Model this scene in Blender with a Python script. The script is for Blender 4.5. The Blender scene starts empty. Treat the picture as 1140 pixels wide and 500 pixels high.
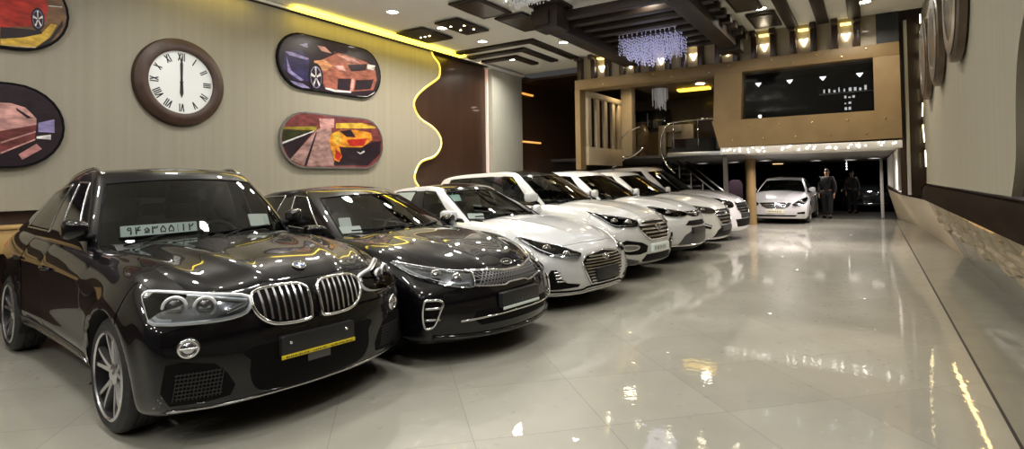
import bpy, bmesh, math, random
import numpy as np
from mathutils import Vector, Matrix
from mathutils.bvhtree import BVHTree
SC = bpy.context.scene
COL = SC.collection
PI = math.pi
rnd = random.Random(7)

# ---------------------------------------------------------------- materials
MATS = {}
def mat(name, base=(.5, .5, .5), rough=.5, metal=0., coat=0., emit=None, estr=0., spec=.5, coat_rough=.03, alpha=None):
    if name in MATS: return MATS[name]
    m = bpy.data.materials.new(name); m.use_nodes = True
    b = m.node_tree.nodes['Principled BSDF']
    b.inputs['Base Color'].default_value = (*base, 1)
    b.inputs['Roughness'].default_value = rough
    b.inputs['Metallic'].default_value = metal
    b.inputs['Coat Weight'].default_value = coat
    b.inputs['Coat Roughness'].default_value = coat_rough
    b.inputs['Specular IOR Level'].default_value = spec
    if emit:
        b.inputs['Emission Color'].default_value = (*emit, 1); b.inputs['Emission Strength'].default_value = estr
    MATS[name] = m
    return m
def nodes_of(m): return m.node_tree.nodes, m.node_tree.links, m.node_tree.nodes['Principled BSDF']
def noise_mat(name, c1, c2, scale=6, rough=.5, coat=0., metal=0., stretch=(1, 1, 1), bump=0., detail=4., coord='Object', rough2=None):
    """two-tone procedural surface driven by a stretched noise"""
    if name in MATS: return MATS[name]
    m = mat(name, c1, rough, metal, coat); n, l, b = nodes_of(m)
    tc = n.new('ShaderNodeTexCoord'); mp = n.new('ShaderNodeMapping'); mp.inputs['Scale'].default_value = stretch
    nz = n.new('ShaderNodeTexNoise'); nz.inputs['Scale'].default_value = scale; nz.inputs['Detail'].default_value = detail
    rp = n.new('ShaderNodeValToRGB'); rp.color_ramp.elements[0].color = (*c1, 1); rp.color_ramp.elements[1].color = (*c2, 1)
    rp.color_ramp.elements[0].position = .3; rp.color_ramp.elements[1].position = .7
    l.new(tc.outputs[coord], mp.inputs['Vector']); l.new(mp.outputs[0], nz.inputs['Vector'])
    l.new(nz.outputs[0], rp.inputs[0]); l.new(rp.outputs[0], b.inputs['Base Color'])
    if bump:
        bp = n.new('ShaderNodeBump'); bp.inputs['Strength'].default_value = bump; bp.inputs['Distance'].default_value = .01
        l.new(nz.outputs[0], bp.inputs['Height']); l.new(bp.outputs[0], b.inputs['Normal'])
    return m
def glass_mat(name, tint=(.3, .33, .32), ior=1.5, boost=1.0):
    if name in MATS: return MATS[name]
    m = bpy.data.materials.new(name); m.use_nodes = True
    n, l = m.node_tree.nodes, m.node_tree.links; n.clear()
    o = n.new('ShaderNodeOutputMaterial'); mx = n.new('ShaderNodeMixShader'); tr = n.new('ShaderNodeBsdfTransparent')
    gl = n.new('ShaderNodeBsdfGlossy'); gl.inputs['Roughness'].default_value = .01
    fr = n.new('ShaderNodeFresnel'); fr.inputs['IOR'].default_value = ior
    tr.inputs['Color'].default_value = (*tint, 1); gl.inputs['Color'].default_value = (boost, boost, boost, 1)
    l.new(fr.outputs[0], mx.inputs[0]); l.new(tr.outputs[0], mx.inputs[1]); l.new(gl.outputs[0], mx.inputs[2]); l.new(mx.outputs[0], o.inputs[0])
    MATS[name] = m
    return m
def emit_mat(name, c, s): return mat(name, (.8, .8, .8), .5, emit=c, estr=s)

BLACK_PAINT = noise_mat('black_pearl_paint', (.0028, .0026, .0036), (.0042, .0038, .005), 40, .32, 1.0)
BLACK_PAINT.node_tree.nodes['Principled BSDF'].inputs['Specular IOR Level'].default_value = .06; BLACK_PAINT.node_tree.nodes['Principled BSDF'].inputs['Coat Roughness'].default_value = .015
WHITE_PAINT = mat('white_car_paint', (.56, .57, .58), .3, 0, 1.0)
PEARL_PAINT = mat('pearl_white_paint', (.55, .555, .54), .3, 0, 1.0)
DARK_PAINT = mat('charcoal_car_paint', (.02, .022, .025), .25, .2, 1.0)
SILVER_PAINT = mat('silver_white_paint', (.52, .52, .54), .3, .1, 1.0)
PLASTIC = mat('black_plastic', (.0025, .0025, .003), .6, spec=.12)
GLOSS_BLACK = mat('gloss_black_trim', (.006, .006, .007), .08, coat=.6)
GREY_PLASTIC = mat('grey_plastic', (.055, .055, .06), .45)
BUMPER_GREY = mat('bumper_grey_insert', (.09, .09, .092), .35, .2)
CHROME = mat('chrome', (.86, .86, .88), .08, 1.0)
SATIN = mat('satin_chrome', (.62, .62, .63), .22, 1.0)
RUBBER = noise_mat('tyre_rubber', (.011, .011, .012), (.02, .02, .021), 30, .62)
ALLOY = mat('alloy_silver', (.62, .62, .64), .25, .9, .4)
ALLOY_DARK = mat('alloy_dark', (.016, .016, .018), .45, .5)
MESH_GREY = mat('grille_mesh_grey', (.20, .20, .21), .35, .8)
GLASS = glass_mat('tinted_car_glass', (.30, .34, .33))
GLASS_CLEAR = glass_mat('clear_windscreen_glass', (.70, .75, .73))
LENS = glass_mat('headlight_lens', (.86, .88, .9))
HOUSING = mat('headlight_housing', (.22, .22, .23), .2, .85)
HOUSING_BRIGHT = mat('headlight_reflector', (.55, .56, .6), .15, 1.0)
DRL = mat('daylight_strip', (.75, .77, .8), .2, .3)
AMBER = mat('amber_indicator', (.6, .2, .03), .2, .2)
RED_LAMP = mat('red_tail_lamp', (.35, .01, .012), .15, coat=.6)
SEAT_DARK = noise_mat('dark_seat_fabric', (.02, .02, .022), (.035, .033, .033), 30, .7)
SEAT_LIGHT = noise_mat('beige_seat_leather', (.32, .29, .24), (.40, .36, .3), 20, .5)
DASH = mat('dashboard_vinyl', (.012, .012, .014), .55)
PAPER = mat('white_paper', (.85, .86, .84), .6)
PLATE_WHITE = mat('plate_white', (.72, .80, .78), .4)
PLATE_BLACK = mat('plate_holder_black', (.014, .014, .016), .4)
INK = mat('black_ink', (.008, .008, .008), .5)
YELLOW = mat('yellow_strip', (.72, .56, .02), .45)
BLUE = mat('emblem_blue', (.02, .10, .42), .25, coat=.5)
UNDER = mat('underbody_black', (.006, .006, .006), .8)

# ---------------------------------------------------------------- mesh helpers
def sharp_smooth(me, ang=35):
    bm = bmesh.new(); bm.from_mesh(me)
    a = math.radians(ang)
    for f in bm.faces: f.smooth = True
    for e in bm.edges:
        if len(e.link_faces) == 2: e.smooth = e.calc_face_angle(0) < a
    bm.to_mesh(me); bm.free()
def obj(name, bm, m, parent=None, smooth=35, recalc=False):
    """link a bmesh (or verts,faces) as ONE mesh object"""
    if not isinstance(bm, bmesh.types.BMesh):
        v, f = bm; b2 = bmesh.new(); vs = [b2.verts.new(p) for p in v]
        for q in f:
            try: b2.faces.new([vs[i] for i in q])
            except ValueError: pass
        bm = b2
    if recalc: bmesh.ops.recalc_face_normals(bm, faces=bm.faces)
    me = bpy.data.meshes.new(name)
    if smooth is not None:
        a = math.radians(smooth)
        for f in bm.faces: f.smooth = True
        for e in bm.edges:
            if len(e.link_faces) == 2: e.smooth = e.calc_face_angle(0) < a
    bm.to_mesh(me); bm.free()
    for mm in (m if isinstance(m, (list, tuple)) else [m]): me.materials.append(mm)
    o = bpy.data.objects.new(name, me); COL.objects.link(o)
    if parent: o.parent = parent
    return o
def empty(name, label, cat, loc=(0, 0, 0), rz=0, group=None):
    o = bpy.data.objects.new(name, None); COL.objects.link(o); o.empty_display_size = .2
    o.location = loc; o.rotation_euler = (0, 0, rz); return tag(o, label, cat, group)
def tag(o, label, cat, group=None):
    o['label'] = label; o['category'] = cat
    if group: o['group'] = group
    return o
def struct(o): o['kind'] = 'structure'; return o
def dup(o, loc=None, parent=None, label=None):
    c = o.copy(); COL.objects.link(c)
    if parent: c.parent = parent
    if loc is not None: c.location = loc
    if label: c['label'] = label
    for ch in o.children: dup(ch, None, c)
    return c
def B(): return bmesh.new()
def box(bm, lo, hi, bev=0., mi=0, M=None):
    c = [(a + b) / 2 for a, b in zip(lo, hi)]; s = [abs(b - a) for a, b in zip(lo, hi)]
    r = bmesh.ops.create_cube(bm, size=1, matrix=Matrix.Translation(c) @ Matrix.Diagonal((*s, 1)))
    vs = r['verts']
    if bev:
        es = list({e for v in vs for e in v.link_edges})
        rr = bmesh.ops.bevel(bm, geom=es, offset=min(bev, min(s) * .45), segments=2, profile=.5, affect='EDGES')
        vs = list({v for f in rr['faces'] for v in f.verts} | {v for v in vs if v.is_valid})
    for f in {f for v in vs for f in v.link_faces}: f.material_index = mi
    if M: bmesh.ops.transform(bm, matrix=M, verts=vs)
    return vs
def tube(bm, pts, r, seg=8, closed=False, mi=0, cap=True):
    P = [Vector(p) for p in pts]; n = len(P); rings = []
    rr = r if isinstance(r, (list, tuple)) else [r] * n
    prev = None
    for i in range(n):
        if closed: t = P[(i + 1) % n] - P[i - 1]
        else: t = P[min(i + 1, n - 1)] - P[max(i - 1, 0)]
        if t.length < 1e-9: t = Vector((0, 0, 1))
        t.normalize()
        if prev is None:
            a = Vector((0, 0, 1)) if abs(t.z) < .9 else Vector((1, 0, 0))
            u = t.cross(a).normalized()
        else:
            u = (prev - t * prev.dot(t))
            u = u.normalized() if u.length > 1e-6 else t.orthogonal().normalized()
        prev = u; w = t.cross(u)
        rings.append([bm.verts.new(P[i] + (u * math.cos(2 * PI * k / seg) + w * math.sin(2 * PI * k / seg)) * rr[i]) for k in range(seg)])
    for i in range(n if closed else n - 1):
        a, b = rings[i], rings[(i + 1) % n]
        for k in range(seg):
            f = bm.faces.new((a[k], a[(k + 1) % seg], b[(k + 1) % seg], b[k])); f.material_index = mi
    if cap and not closed:
        for q in (rings[0][::-1], rings[-1]):
            f = bm.faces.new(q); f.material_index = mi
    return rings
def lathe(bm, prof, seg=32, M=None, mi=0, axis='Z', full=2 * PI):
    """prof = [(radius, height)]"""
    rings = []; closed = abs(full - 2 * PI) < 1e-6; ns = seg if closed else seg + 1
    for r, h in prof:
        ring = []
        for k in range(ns):
            a = full * k / seg
            p = {'Z': (r * math.cos(a), r * math.sin(a), h), 'Y': (r * math.cos(a), h, r * math.sin(a)), 'X': (h, r * math.cos(a), r * math.sin(a))}[axis]
            ring.append(bm.verts.new(M @ Vector(p) if M else p))
        rings.append(ring)
    for a, b in zip(rings, rings[1:]):
        for k in range(seg):
            j = (k + 1) % ns
            q = [a[k], a[j], b[j], b[k]]
            q2 = []
            for v in q:
                if v not in q2: q2.append(v)
            try:
                f = bm.faces.new(q2); f.material_index = mi
            except ValueError: pass
    bmesh.ops.remove_doubles(bm, verts=[v for r in rings for v in r], dist=1e-6)
    return rings
def prism(bm, pts, h0, h1, plane='XY', mi=0, M=None, bev=0.):
    """extrude a closed 2-D outline between h0 and h1 along the axis normal to plane"""
    def P(a, b, h):
        p = {'XY': (a, b, h), 'XZ': (a, h, b), 'YZ': (h, a, b)}[plane]
        return M @ Vector(p) if M else Vector(p)
    lo = [bm.verts.new(P(a, b, h0)) for a, b in pts]; hi = [bm.verts.new(P(a, b, h1)) for a, b in pts]
    fs = [bm.faces.new(lo[::-1]), bm.faces.new(hi)]
    n = len(pts)
    for i in range(n): fs.append(bm.faces.new((lo[i], lo[(i + 1) % n], hi[(i + 1) % n], hi[i])))
    for f in fs: f.material_index = mi
    bmesh.ops.recalc_face_normals(bm, faces=fs)
    if bev: bmesh.ops.bevel(bm, geom=[e for e in fs[1].edges], offset=bev, segments=2, profile=.5, affect='EDGES')
    return lo + hi
def ellipse(cx, cy, rx, ry, n=24, a0=0): return [(cx + rx * math.cos(a0 + 2 * PI * k / n), cy + ry * math.sin(a0 + 2 * PI * k / n)) for k in range(n)]
def rrect(x0, y0, x1, y1, r, n=6):
    out = []
    for cx, cy, a in ((x1 - r, y1 - r, 0), (x0 + r, y1 - r, PI / 2), (x0 + r, y0 + r, PI), (x1 - r, y0 + r, 3 * PI / 2)):
        out += [(cx + r * math.cos(a + PI / 2 * k / n), cy + r * math.sin(a + PI / 2 * k / n)) for k in range(n + 1)]
    return out
def smooth_poly(pts, n=4, closed=True):
    """Catmull-Rom densified outline"""
    P = [Vector(p) for p in pts]; out = []; m = len(P)
    rng = range(m) if closed else range(m - 1)
    for i in rng:
        g = (lambda k: P[k % m]) if closed else (lambda k: P[max(0, min(m - 1, k))])
        a, b, c, d = g(i - 1), g(i), g(i + 1), g(i + 2)
        for k in range(n):
            t = k / n
            out.append(.5 * ((2 * b) + (c - a) * t + (2 * a - 5 * b + 4 * c - d) * t * t + (3 * b - a - 3 * c + d) * t ** 3))
    if not closed: out.append(P[-1])
    return [tuple(p) for p in out]
# ---------------------------------------------------------------- car bodies
def interp(kn, x): return float(np.interp(x, [a for a, b in kn], [b for a, b in kn]))
TB = [0, .38, .68, .88, 1.0]                       # half-body columns, centre -> side
RB = [0, .13, .36, .62, .84, 1.0]                  # rows, sill -> belt line
TG = [0, .5, .80, .93, 1.0]                        # greenhouse columns
RG = [0, .09, .5, .91, 1.0]                        # greenhouse rows

def subdivide(verts, faces, mi, levels):
    """Catmull-Clark of a quad cage -> dense arrays"""
    me = bpy.data.meshes.new('cage'); me.from_pydata(verts, [], faces)
    for p, k in zip(me.polygons, mi): p.material_index = k
    for _ in range(24): me.materials.append(None)
    o = bpy.data.objects.new('cage', me); COL.objects.link(o)
    md = o.modifiers.new('s', 'SUBSURF'); md.levels = levels; md.render_levels = levels; md.boundary_smooth = 'PRESERVE_CORNERS'
    dg = bpy.context.evaluated_depsgraph_get(); ev = o.evaluated_get(dg); m2 = ev.to_mesh()
    V = np.empty(len(m2.vertices) * 3, np.float32); m2.vertices.foreach_get('co', V); V = V.reshape(-1, 3).astype(float)
    F = [tuple(p.vertices) for p in m2.polygons]; K = [p.material_index for p in m2.polygons]
    ev.to_mesh_clear(); bpy.data.objects.remove(o); bpy.data.meshes.remove(me)
    return V, F, K

class Car:
    def __init__(s, name, label, cat, sp, group=None):
        s.sp = sp; s.root = empty(name, label, cat, group=group)
        s.paint = sp['paint']
        s.body(); s.greenhouse(); s.interior(); s.wheels()
    # -------- lower body
    def body(s):
        sp = s.sp; xf, xr, wb = sp['xf'], sp['xr'], sp['wb']
        xs = [xr, xr + .1, xr + .42, -wb / 2, -wb / 2 + .42, sp['bseam'], (sp['bseam'] + sp['cowl']) / 2, sp['cowl'], wb / 2, wb / 2 + .34, xf - .20, xf]
        N = len(xs) - 1; M = len(TB) - 1; K = len(RB) - 1
        bow = {11: sp['bow'], 10: sp['bow'] * .88, 9: sp['bow'] * .42, 8: sp['bow'] * .1, 0: -.25, 1: -.2, 2: -.06}
        fp = sp['fprof']; rp = sp.get('rprof', [.12, .03, 0, .0, .03, .08])
        wp = sp.get('wprof', [.93, .965, .985, 1.0, .985])
        def P(i, t, k):
            x = xs[i]; a = abs(t)
            zb, ze, zc = interp(sp['zb'], x), interp(sp['ze'], x), interp(sp['zc'], x)
            W, Wt = interp(sp['w'], x), interp(sp['wt'], x)
            z = zb + (ze - zb) * RB[k]
            w = Wt if k == K else W * wp[k]
            if k == K: z = ze + (zc - ze) * (1 - a ** 2.2)
            elif i == N: z += (zc - ze) * (1 - a ** 2.2) * RB[k] ** 2
            dx = -bow.get(i, 0) * a ** 2.3
            if i == N: dx += fp[k]
            if i == N - 1: dx += fp[k] * .55
            if i == 0: dx += rp[k]
            if i == 1: dx += rp[k] * .5
            return (x + dx, t * w, z)
        ts = [-t for t in TB[:0:-1]] + TB; J = len(ts)
        idx = {}; V = []
        def vid(i, j, k):
            if (i, j, k) not in idx: idx[(i, j, k)] = len(V); V.append(P(i, ts[j], k))
            return idx[(i, j, k)]
        F, MI = [], []
        def add(q, m): F.append(q); MI.append(m)
        for i in range(N):
            for k in range(K):
                for j, fl in ((0, 0), (J - 1, 1)):
                    m = 0
                    if i >= 9: m = 2
                    elif i in (5, 6) and k >= 1: m = 4 + 2 * fl
                    elif i == 4 and k >= 1: m = 5 + 2 * fl
                    if k == 0 and m in (0,): m = 10 + fl
                    q = (vid(i, j, k), vid(i + 1, j, k), vid(i + 1, j, k + 1), vid(i, j, k + 1))
                    add(q if fl == 0 else q[::-1], m)
            for j in range(J - 1):
                c = (abs(ts[j]) + abs(ts[j + 1])) / 2
                m = 0
                if 3 <= i <= 6 and c < .88: m = 3
                elif i >= 7 and c < .88: m = 1
                add((vid(i, j, K), vid(i + 1, j, K), vid(i + 1, j + 1, K), vid(i, j + 1, K)), m)
                add((vid(i, j, 0), vid(i, j + 1, 0), vid(i + 1, j + 1, 0), vid(i + 1, j, 0)), 8)
        for j in range(J - 1):
            for k in range(K):
                add((vid(N, j, k), vid(N, j + 1, k), vid(N, j + 1, k + 1), vid(N, j, k + 1)), 2)
                add((vid(0, j, k), vid(0, j, k + 1), vid(0, j + 1, k + 1), vid(0, j + 1, k)), 9)
        V, F, MI = subdivide(V, F, MI, sp.get('lv', 3))
        # creases and fender flares
        for cx in (wb / 2, -wb / 2):
            r = np.hypot(V[:, 0] - cx, V[:, 2] - sp['rw']); k = np.exp(-((r - sp['ra'] - .03) / .07) ** 2) * (V[:, 2] > .2) * np.clip((np.abs(V[:, 1]) - .6) / .15, 0, 1)
            V[:, 1] += np.sign(V[:, 1]) * k * sp.get('flare', .018)
        for fn in sp.get('crease', []): V = fn(V)
        s.bvh = BVHTree.FromPolygons([tuple(v) for v in V], F)
        # wheel arches: drop the faces inside the arch, pull the rim onto a true circle
        cen = np.array([V[list(f)].mean(0) for f in F])
        kill = np.zeros(len(F), bool); Vs = V.copy()
        for cx in (wb / 2, -wb / 2):
            for sg in (-1, 1):
                r = np.hypot(cen[:, 0] - cx, cen[:, 2] - sp['rw']); ins = (r < sp['ra']) & (cen[:, 1] * sg > .52)
                kill |= ins
                kv = {v for f, q in zip(F, ins) if q for v in f}; ov = {v for f, q in zip(F, ins) if not q for v in f}
                for v in kv & ov:
                    d = np.array([V[v, 0] - cx, V[v, 2] - sp['rw']])
                    if abs(V[v, 1]) < .6: continue
                    d *= sp['ra'] / max(np.linalg.norm(d), 1e-6)
                    Vs[v, 0], Vs[v, 2] = cx + d[0], max(d[1] + sp['rw'], .1)
        V = Vs
        s.zbelt = lambda x: interp(sp['ze'], x)
        names = {0: ('body_shell', s.paint), 1: ('hood', s.paint), 2: ('front_bumper', s.paint), 4: ('front_door', s.paint), 5: ('rear_door', s.paint),
                 6: ('front_door', s.paint), 7: ('rear_door', s.paint), 8: ('underbody', UNDER), 11: ('side_sill', sp.get('sill', s.paint)), 9: ('tailgate', s.paint), 10: ('side_sill', sp.get('sill', s.paint))}
        s.part = s.split(V, F, MI, kill, names, gap={1, 2, 4, 5, 6, 7})
        # arch liners and cladding
        for cx in (wb / 2, -wb / 2):
            for sg in (-1, 1):
                bm = B(); n = 28; y0, y1 = .50 * sg, (interp(sp['w'], cx) - .015) * sg
                rr = sp['ra'] + .004; rings = []
                for k in range(n + 1):
                    a = -.35 + (PI + .7) * k / n
                    x, z = cx + rr * math.cos(a), sp['rw'] + rr * math.sin(a)
                    hit = s.bvh.ray_cast(Vector((x, 2 * sg, z)), Vector((0, -sg, 0)))[0]
                    yo = hit.y if hit else y1
                    rings.append([bm.verts.new((x, y0, z)), bm.verts.new((x, yo - .004 * sg, z))])
                for a, b in zip(rings, rings[1:]): bm.faces.new((a[0], a[1], b[1], b[0]))
                c = bm.verts.new((cx, y0, sp['rw']))
                for a, b in zip(rings, rings[1:]): bm.faces.new((a[0], b[0], c))
                obj('wheel_arch_liner', bm, UNDER, s.root)
                if sp.get('clad'):
                    w = sp['clad']; bm = B(); rings = []
                    for k in range(n + 1):
                        a = -.30 + (PI + .6) * k / n; ring = []
                        for q, off in ((sp['ra'] - .006, -.02), (sp['ra'] - .006, .012), (sp['ra'] + w * .5, .016), (sp['ra'] + w, .010), (sp['ra'] + w, -.01)):
                            x, z = cx + q * math.cos(a), sp['rw'] + q * math.sin(a)
                            hit = s.bvh.ray_cast(Vector((x, 2 * sg, z)), Vector((0, -sg, 0)))[0]
                            y = hit.y if hit else y1
                            ring.append(bm.verts.new((x, y + off * sg, z)))
                        rings.append(ring)
                    for a, b in zip(rings, rings[1:]):
                        for k in range(4): bm.faces.new((a[k], a[k + 1], b[k + 1], b[k]))
                    obj('arch_cladding', bm, PLASTIC, s.root, recalc=True)
    def split(s, V, F, MI, kill, names, gap=()):
        out = {}
        for k, (nm, m) in names.items():
            fs = [f for f, q, d in zip(F, MI, kill) if q == k and not d]
            if not fs: continue
            used = sorted({v for f in fs for v in f}); mp = {v: i for i, v in enumerate(used)}
            bm = B(); vs = [bm.verts.new(V[v]) for v in used]
            for f in fs:
                q = []
                for v in f:
                    if mp[v] not in q: q.append(mp[v])
                if len(q) >= 3: bm.faces.new([vs[i] for i in q])
            bm.normal_update()
            if k in gap:                                # a real shut gap round every panel
                mv = {}
                for v in bm.verts:
                    bl = [e for e in v.link_edges if e.is_boundary]
                    if bl:
                        d = Vector((0, 0, 0))
                        for f in v.link_faces: d += f.calc_center_median() - v.co
                        d -= v.normal * d.dot(v.normal)
                        if d.length > 1e-6: mv[v] = d.normalized() * .0024 - v.normal * .003
                for v, d in mv.items(): v.co += d
            o = obj(nm, bm, m, s.root, 50); out[k] = o
        return out
    # -------- greenhouse
    def greenhouse(s):
        sp = s.sp; g = sp['gh']; xb, xt = g['xb'], g['xt']; N = len(xb) - 1; M = len(TG) - 1; K = len(RG) - 1
        ts = [-t for t in TG[:0:-1]] + TG; J = len(ts)
        yb = [interp(sp['wt'], x) - g.get('inset', .02) for x in xb]
        zb = [interp(sp['ze'], x) - .02 for x in xb]
        def P(i, t, k):
            a = abs(t); r = RG[k]
            y0, y1 = yb[i], g['yt'][i]
            bul = g.get('bulge', .03) * 4 * r * (1 - r)
            x = xb[i] + (xt[i] - xb[i]) * r; y = y0 + (y1 - y0) * r + bul
            z = zb[i] + (g['zt'][i] - zb[i]) * r
            if k == K: z += g.get('crown', .05) * (1 - a ** 2)
            if i == N:
                x += (g.get('bowb', .30) * (1 - r) + g.get('bowt', .12) * r) * (1 - a ** 2) + .10 * r * (1 - r) * 2
                z += (interp(sp['zc'], xb[i] + .25) - zb[i]) * (1 - a ** 2) * (1 - r) * .5
                if k == K - 1: z += g.get('crown', .05) * (1 - a ** 2) * .9
            if i == 0:
                x -= (.14 * (1 - r) + .06 * r) * (1 - a ** 2)
                if k == K - 1: z += g.get('crown', .05) * (1 - a ** 2) * .9
            return (x, t * y, z)
        idx = {}; V = []
        def vid(i, j, k):
            if (i, j, k) not in idx: idx[(i, j, k)] = len(V); V.append(P(i, ts[j], k))
            return idx[(i, j, k)]
        F, MI = [], []
        def add(q, m): F.append(q); MI.append(m)
        win = g.get('win', {1: 3, 3: 2})           # side column -> window slot (right side); left = slot + 2
        for i in range(N):
            for k in range(K):
                for j, fl in ((0, 0), (J - 1, 1)):
                    m = 0
                    if k in (1, 2):
                        m = win.get(i, 0)
                        if m: m += 10 * fl
                        elif i in g.get('pillar', (2,)): m = 9
                    elif k == 0: m = 9
                    q = (vid(i, j, k), vid(i + 1, j, k), vid(i + 1, j, k + 1), vid(i, j, k + 1))
                    add(q if fl == 0 else q[::-1], m)
            for j in range(J - 1):
                c = (abs(ts[j]) + abs(ts[j + 1])) / 2
                add((vid(i, j, K), vid(i + 1, j, K), vid(i + 1, j + 1, K), vid(i, j + 1, K)), 7 if c < .93 else 0)
        for j in range(J - 1):
            c = (abs(ts[j]) + abs(ts[j + 1])) / 2
            for k in range(K):
                m = 0
                if c < .93 and k <= 2: m = 1
                elif c < .93: m = 8 if g.get('black_top') else 7
                add((vid(N, j, k), vid(N, j + 1, k), vid(N, j + 1, k + 1), vid(N, j, k + 1)), m)
                m = 6 if (c < .93 and k in (1, 2)) else 0
                add((vid(0, j, k), vid(0, j, k + 1), vid(0, j + 1, k + 1), vid(0, j + 1, k)), m)
        V, F, MI = subdivide(V, F, MI, 3)
        s.gbvh = BVHTree.FromPolygons([tuple(v) for v in V], F)
        ws = sp.get('ws_glass', GLASS); sg = sp.get('side_glass', GLASS)
        names = {0: ('roof_frame', s.paint), 1: ('windshield', ws), 2: ('side_window', sg), 3: ('side_window', sg), 4: ('quarter_window', sg), 12: ('side_window', sg), 13: ('side_window', sg),
                 14: ('quarter_window', sg), 6: ('rear_window', sg), 7: ('roof_panel', sp.get('roof', s.paint)), 8: ('sun_band', GLOSS_BLACK), 9: ('window_pillar', GLOSS_BLACK)}
        s.gpart = s.split(V, F, MI, [False] * len(F), names)
        # seals / bright trims round the glass
        for k, m, r in ((1, PLASTIC, .009), (2, sp.get('wtrim', PLASTIC), .008), (3, sp.get('wtrim', PLASTIC), .008), (12, sp.get('wtrim', PLASTIC), .008), (13, sp.get('wtrim', PLASTIC), .008), (4, sp.get('wtrim', PLASTIC), .008), (14, sp.get('wtrim', PLASTIC), .008)):
            if k in s.gpart: s.edge_trim(s.gpart[k], m, r)
    def edge_trim(s, o, m, r):
        bm = bmesh.new(); bm.from_mesh(o.data); be = [e for e in bm.edges if e.is_boundary]
        adj = {}
        for e in be:
            a, b = e.verts; adj.setdefault(a.index, []).append(b.index); adj.setdefault(b.index, []).append(a.index)
        bm.verts.ensure_lookup_table(); co = {i: bm.verts[i].co.copy() for i in adj}; bm.free()
        out = B(); seen = set()
        for st in adj:
            if st in seen: continue
            loop = [st]; seen.add(st); cur = st
            while True:
                nx = [q for q in adj[cur] if q not in seen]
                if not nx: break
                cur = nx[0]; seen.add(cur); loop.append(cur)
            if len(loop) > 3: tube(out, [co[i] for i in loop], r, 6, closed=True)
        if len(out.verts): obj('window_seal', out, m, o)
        else: out.free()
    # -------- interior
    def interior(s):
        sp = s.sp; g = sp['gh']; xw = g['xb'][-1]; belt = s.zbelt(xw - .3); sm = sp.get('seat', SEAT_DARK); hw = g['yt'][3]
        bm = B(); box(bm, (g['xb'][0] + .15, -hw - .05, .33), (xw + .1, hw + .05, .37)); obj('cabin_floor', bm, UNDER, s.root)
        bm = B()
        prof = [(xw + .22, belt - .02), (xw - .1, belt + .0), (xw - .32, belt - .05), (xw - .36, belt - .16), (xw - .28, belt - .4), (xw + .2, belt - .4)]
        prism(bm, [(a, b) for a, b in smooth_poly(prof, 4)], -hw - .06, hw + .06, 'XZ')
        obj('dashboard', bm, DASH, s.root)
        def seat(x, y, rear=False):
            w = .26 if not rear else .58; zb = .58; top = min(1.13, g['zt'][3] - .30)
            bm = B()
            prism(bm, smooth_poly([(x + .28, zb - .16), (x + .30, zb), (x + .1, zb + .04), (x - .22, zb - .01), (x - .26, zb - .16)], 3), y - w, y + w, 'XZ', bev=.03)
            o = obj('seat', bm, sm, s.root)
            bm = B(); prism(bm, smooth_poly([(x - .16, zb), (x - .30, top), (x - .36, top + .01), (x - .44, top - .05), (x - .34, zb)], 3), y - w * .94, y + w * .94, 'XZ', bev=.03)
            obj('seat_back', bm, sm, o)
            for yy in ([y] if not rear else [y - .36, y + .36]):
                bm = B(); prism(bm, rrect(yy - .13, top + .03, yy + .13, top + .19, .05), x - .42, x - .32, 'YZ', bev=.02)
                for q in (-.05, .05): tube(bm, [(x - .37, yy + q, top - .02), (x - .37, yy + q, top + .06)], .007, 6)
                obj('headrest', bm, sm, o)
        seat(xw - .95, -hw * .52); seat(xw - .95, hw * .52); seat(xw - 1.85, 0, True)
        bm = B(); c = Vector((xw - .42, hw * .52, belt - .06)); M = Matrix.Translation(c) @ Matrix.Rotation(math.radians(65), 4, 'Y')
        tube(bm, [M @ Vector((.185 * math.cos(a), .185 * math.sin(a), 0)) for a in [2 * PI * k / 28 for k in range(28)]], .014, 8, closed=True)
        lathe(bm, [(0, -.03), (.06, -.03), (.065, .0), (0, .012)], 16, M)
        for a in (PI * .5, -PI * .5, 0): tube(bm, [M @ Vector((.05 * math.cos(a), .05 * math.sin(a), 0)), M @ Vector((.18 * math.cos(a), .18 * math.sin(a), 0))], .013, 6)
        obj('steering_wheel', bm, DASH, s.root)
        bm = B(); prism(bm, rrect(-.11, -.03, .11, .03, .025), -.02, .02, 'YZ', M=Matrix.Translation((xt_mid(g) , 0, g['zt'][-1] - .10)), bev=.008)
        obj('rear_view_mirror', bm, PLASTIC, s.root)
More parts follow.
